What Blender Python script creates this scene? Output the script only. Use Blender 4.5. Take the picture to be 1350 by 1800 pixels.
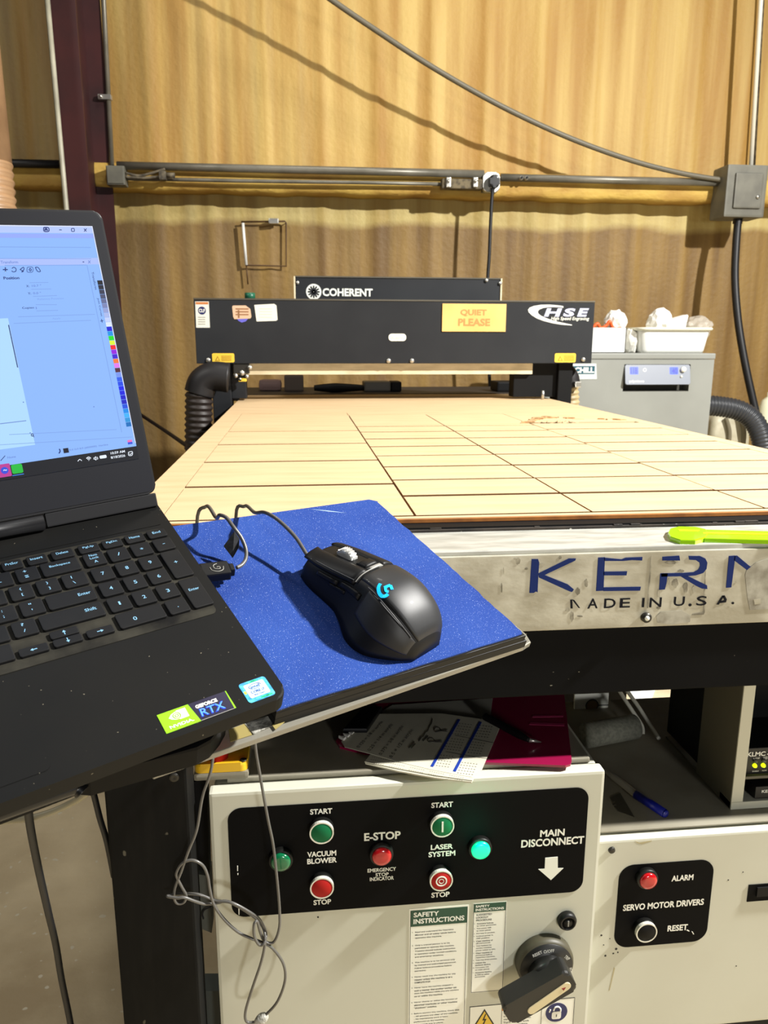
import bpy, bmesh, math, random
import numpy as np
from mathutils import Matrix, Vector
random.seed(7)
C = bpy.context.scene.collection
for o in list(bpy.data.objects):
    bpy.data.objects.remove(o)
S = bpy.context.scene

# ---------------------------------------------------------------- camera
FPX, CX, CY, H = 1352.0, 675.0, 900.0, 1.16
def cam_rows(pitch, yaw, roll):
    p, y, r = map(math.radians, (pitch, yaw, roll))
    f = np.array([math.sin(y)*math.cos(p), math.cos(y)*math.cos(p), -math.sin(p)])
    rt = np.array([math.cos(y), -math.sin(y), 0.0])
    dn = np.cross(f, rt)
    return np.array([math.cos(r)*rt+math.sin(r)*dn, math.cos(r)*dn-math.sin(r)*rt, f])
RC = cam_rows(12.55, 6.2, -0.15)
CAM = np.array([0, 0, H])
cd = bpy.data.cameras.new('camera'); cam = bpy.data.objects.new('camera', cd); C.objects.link(cam)
cd.sensor_fit = 'VERTICAL'; cd.sensor_height = 36.0; cd.sensor_width = 27.0
cd.lens = FPX/1800*36.0
cd.clip_start = 0.02; cd.clip_end = 100
cd.dof.use_dof = True; cd.dof.focus_distance = 0.72; cd.dof.aperture_fstop = 20
m = Matrix.Identity(4)
for i in range(3):
    m[i][0] = RC[0][i]; m[i][1] = -RC[1][i]; m[i][2] = -RC[2][i]; m[i][3] = CAM[i]
cam.matrix_world = m
S.camera = cam

# ---------------------------------------------------------------- world, lamps, exposure
S.view_settings.view_transform = 'Standard'; S.view_settings.look = 'None'
S.view_settings.gamma = 1.0; S.view_settings.use_curve_mapping = False
S.view_settings.exposure = 0.0
w = bpy.data.worlds.new('world'); S.world = w; w.use_nodes = True
w.node_tree.nodes['Background'].inputs[0].default_value = (0.86, 0.92, 1.0, 1)
w.node_tree.nodes['Background'].inputs[1].default_value = 0.05
def lamp(name, loc, target, size, energy, col):
    ld = bpy.data.lights.new(name, 'AREA'); ld.shape = 'DISK'; ld.size = size; ld.energy = energy; ld.color = col
    o = bpy.data.objects.new(name, ld); C.objects.link(o); o.location = loc
    d = Vector(target)-Vector(loc); o.rotation_euler = d.to_track_quat('-Z', 'Y').to_euler()
    return o
lamp('bay_and_fill_lamp', (3.2, 0.55, 3.5), (0.5, 1.0, 0.7), 0.16, 500, (1.0, 0.98, 0.94))
lamp('bay_and_fill_lamp', (0.95, -2.6, 1.15), (0.4, 1.2, 0.6), 0.35, 32, (1.0, 0.99, 0.96))  # low fill added behind the camera to brighten the cabinet front and card
lamp('bay_and_fill_lamp', (-2.3, 0.9, 4.0), (-1.1, 3.4, 1.0), 0.40, 45, (1.0, 0.97, 0.90))
lamp('bay_and_fill_lamp', (0.5, 2.5, 4.6), (0.6, 3.9, 1.0), 0.5, 34, (1.0, 0.96, 0.88))

# ---------------------------------------------------------------- pixel to point helpers (measured on the photograph)
def ray(x, y):
    return np.array([(x-CX)/FPX, (y-CY)/FPX, 1.0]) @ RC
def at(x, y, n, c):
    d = ray(x, y); t = (c-CAM[n])/d[n]
    return CAM+t*d
def fxz(x, y, c):
    p = at(x, y, 1, c); return (p[0], p[2])
def fxy(x, y, c):
    p = at(x, y, 2, c); return (p[0], p[1])
def frame(o, x, y, z):
    M = Matrix.Identity(4)
    for i in range(3):
        M[i][0] = x[i]; M[i][1] = y[i]; M[i][2] = z[i]; M[i][3] = o[i]
    return M
def FP(y):                       # front facing plane at depth y: local x = world x, local y = world z, local z to the viewer
    return frame((0, y, 0), (1, 0, 0), (0, 0, 1), (0, -1, 0))
def onf(M, x, y, off=0.0):       # pixel -> 2D in a tilted frame
    n = np.array(M.col[2][:3]); o = np.array(M.col[3][:3])+off*n
    d = ray(x, y); t = ((o-CAM)@n)/(d@n); q = CAM+t*d-o
    return (float(q@np.array(M.col[0][:3])), float(q@np.array(M.col[1][:3])))
def T3(x, y, z): return Matrix.Translation((x, y, z))

# ---------------------------------------------------------------- materials
def lin(c):
    return tuple(((v/255)/12.92 if v/255 <= 0.04045 else ((v/255+0.055)/1.055)**2.4) for v in c)
MATS = {}
def mat(name, rgb, rough=0.5, metal=0.0, rgb2=None, scale=8.0, stretch=(1, 1, 1), lo=0.4, hi=0.65, bump=0.0, bscale=None,
        emit=0.0, coat=0.0, trans=0.0, specks=None, speck_scale=300.0, speck_thr=0.72, spec=None, alpha=None):
    if name in MATS: return MATS[name]
    M = bpy.data.materials.new(name); M.use_nodes = True; nt = M.node_tree; b = nt.nodes['Principled BSDF']
    c = lin(rgb); b.inputs['Base Color'].default_value = (*c, 1)
    b.inputs['Roughness'].default_value = rough; b.inputs['Metallic'].default_value = metal
    if spec is not None: b.inputs['Specular IOR Level'].default_value = spec
    if coat: b.inputs['Coat Weight'].default_value = coat
    if trans: b.inputs['Transmission Weight'].default_value = trans
    if alpha is not None: b.inputs['Alpha'].default_value = alpha
    if emit:
        b.inputs['Emission Color'].default_value = (*c, 1); b.inputs['Emission Strength'].default_value = emit
    tc = nt.nodes.new('ShaderNodeTexCoord'); mp = nt.nodes.new('ShaderNodeMapping')
    nt.links.new(tc.outputs['Object'], mp.inputs['Vector']); mp.inputs['Scale'].default_value = stretch
    last = None
    if rgb2 is not None:
        n = nt.nodes.new('ShaderNodeTexNoise'); n.inputs['Scale'].default_value = scale; n.inputs['Detail'].default_value = 6
        nt.links.new(mp.outputs[0], n.inputs['Vector'])
        r = nt.nodes.new('ShaderNodeMapRange'); r.inputs['From Min'].default_value = lo; r.inputs['From Max'].default_value = hi
        nt.links.new(n.outputs['Fac'], r.inputs['Value'])
        mx = nt.nodes.new('ShaderNodeMix'); mx.data_type = 'RGBA'
        mx.inputs['A'].default_value = (*c, 1); mx.inputs['B'].default_value = (*lin(rgb2), 1)
        nt.links.new(r.outputs[0], mx.inputs['Factor']); last = mx.outputs['Result']
    if specks is not None:
        n = nt.nodes.new('ShaderNodeTexNoise'); n.inputs['Scale'].default_value = speck_scale; n.inputs['Detail'].default_value = 1
        nt.links.new(tc.outputs['Object'], n.inputs['Vector'])
        r = nt.nodes.new('ShaderNodeMapRange'); r.inputs['From Min'].default_value = speck_thr; r.inputs['From Max'].default_value = speck_thr+0.03
        nt.links.new(n.outputs['Fac'], r.inputs['Value'])
        mx = nt.nodes.new('ShaderNodeMix'); mx.data_type = 'RGBA'
        mx.inputs['A'].default_value = (*c, 1); mx.inputs['B'].default_value = (*lin(specks), 1)
        if last is not None: nt.links.new(last, mx.inputs['A'])
        nt.links.new(r.outputs[0], mx.inputs['Factor']); last = mx.outputs['Result']
    if last is not None: nt.links.new(last, b.inputs['Base Color'])
    if bump:
        n = nt.nodes.new('ShaderNodeTexNoise'); n.inputs['Scale'].default_value = bscale or scale; n.inputs['Detail'].default_value = 5
        nt.links.new(mp.outputs[0], n.inputs['Vector'])
        bp = nt.nodes.new('ShaderNodeBump'); bp.inputs['Strength'].default_value = bump; bp.inputs['Distance'].default_value = 0.01
        nt.links.new(n.outputs['Fac'], bp.inputs['Height']); nt.links.new(bp.outputs[0], b.inputs['Normal'])
    MATS[name] = M
    return M
def wall_mat():
    M = bpy.data.materials.new('sprayed_foam_wall'); M.use_nodes = True; nt = M.node_tree; N = nt.nodes; L = nt.links; b = N['Principled BSDF']
    b.inputs['Roughness'].default_value = 0.62
    tc = N.new('ShaderNodeTexCoord'); mp = N.new('ShaderNodeMapping'); mp.inputs['Scale'].default_value = (7, 1, 0.35)
    L.new(tc.outputs['Object'], mp.inputs['Vector'])
    n1 = N.new('ShaderNodeTexNoise'); n1.inputs['Scale'].default_value = 1.6; n1.inputs['Detail'].default_value = 7
    L.new(mp.outputs[0], n1.inputs['Vector'])
    def mix(a, bcol, fac):
        x = N.new('ShaderNodeMix'); x.data_type = 'RGBA'
        for s, v in (('A', a), ('B', bcol)):
            if isinstance(v, tuple): x.inputs[s].default_value = (*lin(v), 1)
            else: L.new(v, x.inputs[s])
        L.new(fac, x.inputs['Factor']); return x.outputs['Result']
    def rng(v, a, c):
        r = N.new('ShaderNodeMapRange'); r.inputs['From Min'].default_value = a; r.inputs['From Max'].default_value = c
        L.new(v, r.inputs['Value']); return r.outputs[0]
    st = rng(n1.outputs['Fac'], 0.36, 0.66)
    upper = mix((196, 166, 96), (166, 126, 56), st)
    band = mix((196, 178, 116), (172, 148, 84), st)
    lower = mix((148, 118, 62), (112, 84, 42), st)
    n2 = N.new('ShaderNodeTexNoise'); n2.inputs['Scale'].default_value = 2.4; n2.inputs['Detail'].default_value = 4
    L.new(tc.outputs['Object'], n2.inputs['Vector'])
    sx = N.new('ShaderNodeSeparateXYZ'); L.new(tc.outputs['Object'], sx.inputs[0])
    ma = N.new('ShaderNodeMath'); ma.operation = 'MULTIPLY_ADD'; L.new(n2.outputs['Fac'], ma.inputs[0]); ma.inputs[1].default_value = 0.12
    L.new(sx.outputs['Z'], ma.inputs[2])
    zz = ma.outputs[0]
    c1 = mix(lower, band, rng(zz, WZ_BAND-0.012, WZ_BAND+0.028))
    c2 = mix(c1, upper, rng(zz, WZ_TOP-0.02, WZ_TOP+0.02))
    # greyer towards the left, patchy
    n3 = N.new('ShaderNodeTexNoise'); n3.inputs['Scale'].default_value = 1.1; n3.inputs['Detail'].default_value = 6
    L.new(mp.outputs[0], n3.inputs['Vector'])
    mb = N.new('ShaderNodeMath'); mb.operation = 'MULTIPLY_ADD'; L.new(sx.outputs['X'], mb.inputs[0]); mb.inputs[1].default_value = -0.16
    L.new(n3.outputs['Fac'], mb.inputs[2])
    g = rng(mb.outputs[0], 0.50, 0.86)
    g2 = N.new('ShaderNodeMath'); g2.operation = 'MULTIPLY'; L.new(g, g2.inputs[0]); g2.inputs[1].default_value = 0.65
    c3 = mix(c2, (112, 96, 66), g2.outputs[0])
    L.new(c3, b.inputs['Base Color'])
    nb = N.new('ShaderNodeTexNoise'); nb.inputs['Scale'].default_value = 38; nb.inputs['Detail'].default_value = 4
    L.new(tc.outputs['Object'], nb.inputs['Vector'])
    bp = N.new('ShaderNodeBump'); bp.inputs['Strength'].default_value = 0.18; bp.inputs['Distance'].default_value = 0.02
    L.new(nb.outputs['Fac'], bp.inputs['Height']); L.new(bp.outputs[0], b.inputs['Normal'])
    return M

# ---------------------------------------------------------------- mesh builder
_tc = {}
def text_geo(s, bold):
    k = (s, bold)
    if k in _tc: return _tc[k]
    cu = bpy.data.curves.new('t', 'FONT'); cu.body = s; cu.size = 1.0; cu.offset = bold; cu.resolution_u = 3
    o = bpy.data.objects.new('t', cu); C.objects.link(o)
    me = o.to_mesh()
    v = [tuple(x.co) for x in me.vertices]; f = [tuple(p.vertices) for p in me.polygons]
    o.to_mesh_clear(); bpy.data.objects.remove(o); bpy.data.curves.remove(cu)
    _tc[k] = (v, f)
    return v, f
def rrect(x0, x1, y0, y1, r, n=6):
    out = []
    for cx, cy, a in ((x1-r, y1-r, 0), (x0+r, y1-r, 90), (x0+r, y0+r, 180), (x1-r, y0+r, 270)):
        for i in range(n+1):
            t = math.radians(a+90*i/n); out.append((cx+r*math.cos(t), cy+r*math.sin(t)))
    return out
def disc(cx, cy, r, n=28, ry=None):
    return [(cx+r*math.cos(2*math.pi*i/n), cy+(ry or r)*math.sin(2*math.pi*i/n)) for i in range(n)]
def spline(P, res=8, closed=False):
    P = [Vector(p) for p in P]; out = []; n = len(P)
    for i in range(n if closed else n-1):
        if closed: a, b, c, d = P[i-1], P[i], P[(i+1) % n], P[(i+2) % n]
        else: a, b, c, d = P[max(i-1, 0)], P[i], P[i+1], P[min(i+2, n-1)]
        for k in range(res):
            t = k/res
            out.append(0.5*((2*b)+(c-a)*t+(2*a-5*b+4*c-d)*t*t+(3*b-a-3*c+d)*t**3))
    if not closed: out.append(P[-1])
    return out
WM = {}
class MB:
    def __init__(s): s.v = []; s.f = []; s.mi = []; s.sm = []; s.mats = []
    def add(s, v, f, m, M=None, smooth=False):
        if m not in s.mats: s.mats.append(m)
        k = s.mats.index(m); o = len(s.v)
        s.v += [(M @ Vector(p)) if M is not None else Vector(p) for p in v]
        s.f += [tuple(i+o for i in q) for q in f]; s.mi += [k]*len(f); s.sm += [smooth]*len(f)
        return s
    def bm(s, b, m, M=None, smooth=False):
        b.verts.index_update()
        s.add([v.co[:] for v in b.verts], [tuple(v.index for v in f.verts) for f in b.faces], m, M, smooth); b.free(); return s
    def box(s, x0, x1, y0, y1, z0, z1, m, M=None, bev=0.0, seg=2):
        b = bmesh.new(); bmesh.ops.create_cube(b, size=1)
        for v in b.verts:
            v.co = Vector(((x0+x1)/2+v.co.x*(x1-x0), (y0+y1)/2+v.co.y*(y1-y0), (z0+z1)/2+v.co.z*(z1-z0)))
        if bev: bmesh.ops.bevel(b, geom=b.edges[:], offset=bev, segments=seg, affect='EDGES', profile=0.7)
        return s.bm(b, m, M)
    def prism(s, poly, z0, z1, m, M=None, bev=0.0, seg=2):
        a = sum(poly[i-1][0]*poly[i][1]-poly[i][0]*poly[i-1][1] for i in range(len(poly)))
        if a < 0: poly = poly[::-1]
        if bev:
            b = bmesh.new(); n = len(poly)
            lo = [b.verts.new((x, y, z0)) for x, y in poly]; hi = [b.verts.new((x, y, z1)) for x, y in poly]
            b.faces.new(lo[::-1]); top = b.faces.new(hi)
            for i in range(n): b.faces.new((lo[i], lo[(i+1) % n], hi[(i+1) % n], hi[i]))
            bmesh.ops.bevel(b, geom=list(top.edges), offset=bev, segments=seg, affect='EDGES', profile=0.6)
            return s.bm(b, m, M)
        n = len(poly); v = [(x, y, z0) for x, y in poly]+[(x, y, z1) for x, y in poly]
        f = [tuple(range(n-1, -1, -1)), tuple(range(n, 2*n))]+[(i, (i+1) % n, n+(i+1) % n, n+i) for i in range(n)]
        return s.add(v, f, m, M)
    def ring(s, cx, cy, ro, ri, z0, z1, m, M=None, n=32):
        v = []
        for r, z in ((ro, z0), (ro, z1), (ri, z1), (ri, z0)):
            v += [(cx+r*math.cos(2*math.pi*i/n), cy+r*math.sin(2*math.pi*i/n), z) for i in range(n)]
        f = []
        for k in range(4):
            for i in range(n): f.append((k*n+i, k*n+(i+1) % n, ((k+1) % 4)*n+(i+1) % n, ((k+1) % 4)*n+i))
        return s.add(v, f, m, M)
    def lathe(s, prof, m, M=None, n=32, smooth=True):   # (r, z) along local z
        v = []; f = []
        for r, z in prof: v += [(r*math.cos(2*math.pi*i/n), r*math.sin(2*math.pi*i/n), z) for i in range(n)]
        for k in range(len(prof)-1):
            for i in range(n): f.append((k*n+i, k*n+(i+1) % n, (k+1)*n+(i+1) % n, (k+1)*n+i))
        f.append(tuple(range(n-1, -1, -1))); o = (len(prof)-1)*n; f.append(tuple(range(o, o+n)))
        return s.add(v, f, m, M, smooth)
    def cyl(s, p, q, r, m, r2=None, n=20, M=None, smooth=True):
        p, q = Vector(p), Vector(q); d = q-p; Z = d.normalized(); X = Z.orthogonal().normalized(); Y = Z.cross(X)
        A = frame(p, X, Y, Z)
        return s.lathe([(r, 0), (r if r2 is None else r2, d.length)], m, (M @ A) if M is not None else A, n, smooth)
    def tube(s, P, r, m, n=10, M=None, res=8, sp=True, rad=None, closed=False):
        P = spline(P, res, closed) if sp else [Vector(p) for p in P]
        v = []; f = []; up = None; N = len(P)
        for i, p in enumerate(P):
            if closed: t = P[(i+1) % N]-P[i-1]
            else: t = P[min(i+1, N-1)]-P[max(i-1, 0)]
            t.normalize()
            if up is None: up = t.orthogonal().normalized()
            up = (up-t*up.dot(t)).normalized(); sd = t.cross(up)
            rr = rad(i/(N-1)) if rad else r
            v += [tuple(p+up*(rr*math.cos(2*math.pi*k/n))+sd*(rr*math.sin(2*math.pi*k/n))) for k in range(n)]
        for i in range(N if closed else N-1):
            j = (i+1) % N
            for k in range(n): f.append((i*n+k, i*n+(k+1) % n, j*n+(k+1) % n, j*n+k))
        if not closed: f.append(tuple(range(n-1, -1, -1))); f.append(tuple(range((N-1)*n, N*n)))
        return s.add(v, f, m, M, True)
    def text(s, t, x0, x1, y0, y1, m, M, z=0.0004, bold=0.02, th=0.0, shear=0.0, rot=0.0):
        v, f = text_geo(t, bold)
        if not v: return s
        xs = [p[0] for p in v]; ys = [p[1] for p in v]; a, b, c, d = min(xs), max(xs), min(ys), max(ys)
        w = []
        for p in v:
            u = (p[0]-a)/(b-a); q = (p[1]-c)/(d-c)
            w.append((x0+u*(x1-x0)+shear*(q-0.5)*(y1-y0), y0+q*(y1-y0), z))
        if rot:
            mx, my = (x0+x1)/2, (y0+y1)/2; ca, sa = math.cos(rot), math.sin(rot)
            w = [(mx+(x-mx)*ca-(y-my)*sa, my+(x-mx)*sa+(y-my)*ca, zz) for x, y, zz in w]
        return s.add(w, f, m, M)
    def ptext(s, t, px0, px1, py0, py1, m, y, z=0.0006, bold=0.02, shear=0.0, M=None):
        """text filling the box with left-mid (px0) right (px1), top/bottom rows py0/py1 (photo pixels at the box centre) on the front plane y"""
        cx, cy = (px0+px1)/2, (py0+py1)/2
        a = fxz(px0, cy, y); b = fxz(px1, cy, y); c = fxz(cx, py0, y); d = fxz(cx, py1, y)
        return s.text(t, a[0], b[0], d[1], c[1], m, FP(y), z, bold, 0, shear)
    def build(s, name, parent=None, mw=None):
        W = WM[parent.name] if parent is not None else (mw if mw is not None else Matrix.Identity(4))
        I = W.inverted()
        me = bpy.data.meshes.new(name); me.from_pydata([tuple(I @ p) for p in s.v], [], s.f)
        for m in s.mats: me.materials.append(m)
        me.polygons.foreach_set('material_index', s.mi); me.polygons.foreach_set('use_smooth', s.sm); me.update()
        b = bmesh.new(); b.from_mesh(me)
        if len(b.faces) < 60000:
            bmesh.ops.recalc_face_normals(b, faces=[f for f in b.faces if any(len(e.link_faces) > 1 for e in f.edges)])
        b.to_mesh(me); b.free()
        o = bpy.data.objects.new(name, me); C.objects.link(o)
        if parent is not None: o.parent = parent
        else: o.matrix_world = W
        WM[o.name] = W
        return o
def thing(name, label, cat, M, group=None):
    if not isinstance(M, Matrix): M = Matrix.Translation(M)
    o = bpy.data.objects.new(name, None); C.objects.link(o); o.matrix_world = M; o.empty_display_size = 0.05
    WM[o.name] = M.copy(); o['label'] = label; o['category'] = cat
    if group: o['group'] = group
    return o
def tag(o, label, cat, group=None):
    o['label'] = label; o['category'] = cat
    if group: o['group'] = group
    return o
def struct(o): o['kind'] = 'structure'; return o
def lab(o, t): o['label'] = t; return o

# ================================================================ the setting
YW = 4.6
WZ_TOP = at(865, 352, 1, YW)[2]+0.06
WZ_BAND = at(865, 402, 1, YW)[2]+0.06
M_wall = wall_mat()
def wall_ripple(x, z):
    k = x/0.305; fr = k-math.floor(k)
    rib = math.exp(-((fr-0.5)/0.10)**2)*0.010+math.exp(-((fr-0.05)/0.05)**2)*0.003
    return rib+0.003*math.sin(9.7*x+1.3)+0.0016*math.sin(23*x+0.7*z)+0.003*math.sin(3.1*z+2*x)
b = MB(); xs = np.arange(-4.5, 7.01, 0.02); zs = np.linspace(0, 4.6, 24)
v = [(x, YW-wall_ripple(x, z), z) for z in zs for x in xs]; n = len(xs)
f = [(j*n+i, j*n+i+1, (j+1)*n+i+1, (j+1)*n+i) for j in range(len(zs)-1) for i in range(n-1)]
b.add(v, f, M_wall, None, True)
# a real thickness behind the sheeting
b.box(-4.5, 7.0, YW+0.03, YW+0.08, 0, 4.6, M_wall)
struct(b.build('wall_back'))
M_floor = mat('concrete_floor', (212, 196, 162), 0.75, rgb2=(168, 150, 118), scale=3.0, lo=0.35, hi=0.65, bump=0.25, bscale=40,
              specks=(206, 198, 176), speck_scale=46, speck_thr=0.70)
struct(MB().box(-4.5, 7.0, -2.0, YW+0.08, -0.1, 0, M_floor).build('floor'))
# the foam coated girt along the wall, in two runs
M_foam = mat('foam_coat', (206, 172, 84), 0.7, rgb2=(176, 136, 62), scale=4, stretch=(1, 1, 2), bump=0.5, bscale=30)
YG = 4.44
def girt(name, x0, x1, zt, zb):
    b = MB(); N = max(8, int((x1-x0)/0.05)); prof = 10; v = []; f = []
    for i in range(N+1):
        x = x0+(x1-x0)*i/N; wob = 0.003*math.sin(11*x)+0.0025*math.sin(29*x+1)
        for k in range(prof):
            t = k/(prof-1); z = zb+wob+(zt-zb-wob)*t
            y = YG+0.012*math.cos(3*x)*0.3+0.012*abs(2*t-1)**3
            v.append((x, y, z))
        v.append((x, YW-0.002, zt+0.03)); v.append((x, YW-0.002, zb+wob))
    P = prof+2
    for i in range(N):
        for k in range(P): f.append((i*P+k, i*P+(k+1) % P, (i+1)*P+(k+1) % P, (i+1)*P+k))
    f.append(tuple(range(P))); f.append(tuple(range(N*P, N*P+P)))
    b.add(v, f, M_foam, None, True)
    return struct(b.build(name))
gx0 = -2.6; gx1 = at(1266, 330, 1, YG)[0]; gzt = at(865, 303, 1, YG)[2]; gzb = at(865, 345, 1, YG)[2]
girt('trim_1', gx0, gx1, gzt, gzb)
girt('trim_2', at(1340, 330, 1, YG)[0], 6.0, gzt, gzb)

# ---------------------------------------------------------------- the steel column
M_maroon = mat('maroon_paint', (62, 24, 24), 0.55, rgb2=(44, 18, 20), scale=4)
YC0, YC1 = 4.08, 4.46
xa = at(101, 185, 1, YC0)[0]; xb = at(146, 185, 1, YC0)[0]
b = MB(); xm = (xa+xb)/2
t = thing('steel_column', 'dark maroon steel column standing against the wall behind the laptop screen', 'column', (xm, (YC0+YC1)/2, 0))
MB().box(xa, xb, YC0, YC0+0.012, 0, 4.5, M_maroon).build('front_flange', t)
MB().box(xm-0.004, xm+0.004, YC0+0.012, YC1-0.012, 0, 4.5, M_maroon).build('web', t)
MB().box(xa, xb+0.03, YC1-0.012, YC1, 0, 4.5, M_maroon).build('rear_flange', t)

# ---------------------------------------------------------------- conduits, cables and boxes on the wall
M_cond = mat('pale_conduit', (186, 182, 160), 0.4, 0.0, rgb2=(150, 146, 128), scale=6)
M_gcond = mat('grey_conduit', (128, 124, 112), 0.4, 0.35, rgb2=(106, 102, 90), scale=6)
M_blk = mat('black_rubber', (20, 20, 22), 0.5)
M_blkg = mat('black_gloss', (16, 16, 18), 0.3)
M_steel = mat('bright_steel', (200, 198, 190), 0.3, 0.8)
M_gbox = mat('grey_box_paint', (112, 110, 98), 0.55, rgb2=(96, 94, 84), scale=10)
p0 = at(43, -440, 1, 4.05); p1 = at(124, 385, 1, 4.05)
k = (p1[2]-0.02)/(p0[2]-p1[2]); pz = p1+(p1-p0)*k
tag(MB().cyl(p0, (p1[0], 4.05, 0.02), 0.012, M_cond).build('conduit', mw=T3(p1[0], 4.05, 0.02)), 'pale vertical conduit pipe running along the left edge of the maroon column', 'conduit')
yq = 4.44
q0 = at(161, -420, 1, yq); q1 = at(197, 300, 1, yq)
t = thing('conduit', 'thin grey vertical conduit right of the maroon column, dropping into a small junction box', 'conduit', tuple(q1))
MB().cyl(q0, q1, 0.0125, M_gcond).build('pipe', t)
c = at(186, 172, 1, yq)
MB().box(c[0]-0.035, c[0]+0.03, yq-0.02, yq+0.014, c[2]-0.012, c[2]+0.012, M_steel, bev=0.003).cyl((c[0]-0.02, yq-0.03, c[2]), (c[0]-0.02, yq, c[2]), 0.008, M_steel).build('strap', t)
c0 = at(191, 327, 1, 4.40); c1 = at(221, 294, 1, 4.40)
t = thing('junction_box', 'small grey junction box at the foot of the thin conduit beside the column', 'junction box', (c0[0], 4.42, c0[2]))
MB().box(c0[0], c1[0], 4.36, 4.44, c0[2], c1[2], M_gbox, bev=0.006).build('body', t)
MB().box(c0[0]+0.006, c1[0]-0.006, 4.354, 4.36, c0[2]+0.006, c1[2]-0.006, M_gbox, bev=0.002).build('cover', t)
def wallpts(P, y): return [tuple(at(x, yy, 1, y)) for x, yy in P]
tag(MB().tube(wallpts([(206, 291), (420, 296), (640, 301), (850, 306)], 4.40), 0.021, M_gcond, sp=False).build('conduit'), 'thick grey horizontal conduit along the girt, left of the socket', 'conduit')
tag(MB().tube(wallpts([(880, 312), (1080, 317), (1270, 321)], 4.40), 0.021, M_gcond, sp=False).build('conduit'), 'thick grey horizontal conduit along the girt between the socket and the grey electrical box', 'conduit')
tag(MB().tube(wallpts([(-60, 285), (20, 287), (112, 289)], 4.40), 0.021, M_blk, sp=False).build('conduit'), 'dark horizontal conduit on the girt left of the maroon column', 'conduit')
tag(MB().tube(wallpts([(222, 314), (420, 318), (640, 321), (850, 325)], 4.40), 0.010, M_gcond, sp=False).build('conduit'), 'thin grey horizontal conduit under the thick one, left of the socket', 'conduit')
# loose cables by the junction box
M_dcab = mat('dusty_cable', (58, 52, 42), 0.7, rgb2=(110, 100, 80), scale=30)
for i, (P, nm) in enumerate((([(221, 304), (244, 309), (268, 304), (290, 297)], 'dusty cable leaving the junction box and curving up to the thick conduit'),
                             ([(221, 311), (250, 313), (280, 311), (305, 313)], 'dusty cable leaving the junction box just above the thin conduit'))):
    tag(MB().tube(wallpts(P, 4.375), 0.007, M_dcab).build('cable'), nm, 'cable')
c = at(287, 310, 1, 4.38)
tag(MB().box(c[0]-0.018, c[0]+0.018, 4.35, 4.39, c[2]-0.022, c[2]+0.022, M_dcab, bev=0.006).cyl((c[0]+0.018, 4.37, c[2]+0.004), (c[0]+0.06, 4.37, c[2]+0.004), 0.013, M_dcab).build('cable_clamp', mw=T3(c[0], 4.38, c[2])), 'dusty cable clamp on the conduits near the column', 'clamp')
# socket with plug
c = at(864, 320, 1, 4.37)
t = thing('wall_socket', 'shiny metal socket box on the girt with a black plug in it', 'socket', (c[0], 4.38, c[2]))
MB().prism(rrect(c[0]-0.046, c[0]+0.046, c[2]-0.05, c[2]+0.05, 0.022), -0.03, 0.0, M_steel, FP(4.37), bev=0.006).build('cover', t)
MB().box(c[0]-0.04, c[0]+0.04, 4.40, 4.45, c[2]-0.045, c[2]+0.045, M_gbox).build('back_box', t)
cx = c[0]+0.008
t = thing('power_lead', 'black power cord hanging from the socket down behind the laser tube housing', 'cord', (cx, 4.35, c[2]))
MB().prism(rrect(cx-0.026, cx+0.026, c[2]-0.035, c[2]+0.03, 0.018), 0.0, 0.045, M_blkg, FP(4.37), bev=0.012, seg=3).build('plug', t)
P = [(cx, 4.345, c[2]-0.02)]+wallpts([(865, 345), (862, 400), (860, 450), (857, 500), (857, 580), (862, 700)], 4.35)
MB().tube(P, 0.0095, M_blk).build('cable', t)
# fittings left of the socket
c = at(812, 321, 1, 4.385)
t = thing('conduit_fitting', 'dusty conduit fitting with clamps just left of the socket', 'conduit fitting', (c[0], 4.40, c[2]))
M_dust = mat('dusty_metal', (112, 100, 74), 0.7, 0.2, rgb2=(60, 52, 38), scale=40)
e0 = at(776, 316, 1, 4.385); e1 = at(846, 316, 1, 4.385)
MB().box(e0[0], e1[0], 4.36, 4.42, c[2]-0.035, c[2]+0.015, M_dust, bev=0.005).build('body', t)
for px in (787, 834):
    q = at(px, 320, 1, 4.37)
    MB().box(q[0]-0.012, q[0]+0.012, 4.345, 4.37, q[2]-0.03, q[2]+0.02, M_steel, bev=0.004).cyl((q[0], 4.335, q[2]), (q[0], 4.35, q[2]), 0.009, M_steel).build('clamp', t)
for i, px in enumerate((916, 925)):
    q = at(px, 313, 1, 4.375)
    tag(MB().cyl((q[0], 4.365, q[2]), (q[0], 4.382, q[2]), 0.011, M_steel).cyl((q[0], 4.360, q[2]), (q[0], 4.366, q[2]), 0.006, M_blk).build('screw', mw=T3(q[0], 4.38, q[2])),
        ('left one of the two bright screw heads on the conduit right of the socket', 'right one of the two bright screw heads on the conduit right of the socket')[i], 'screw', 'screw heads on the conduit')
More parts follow.
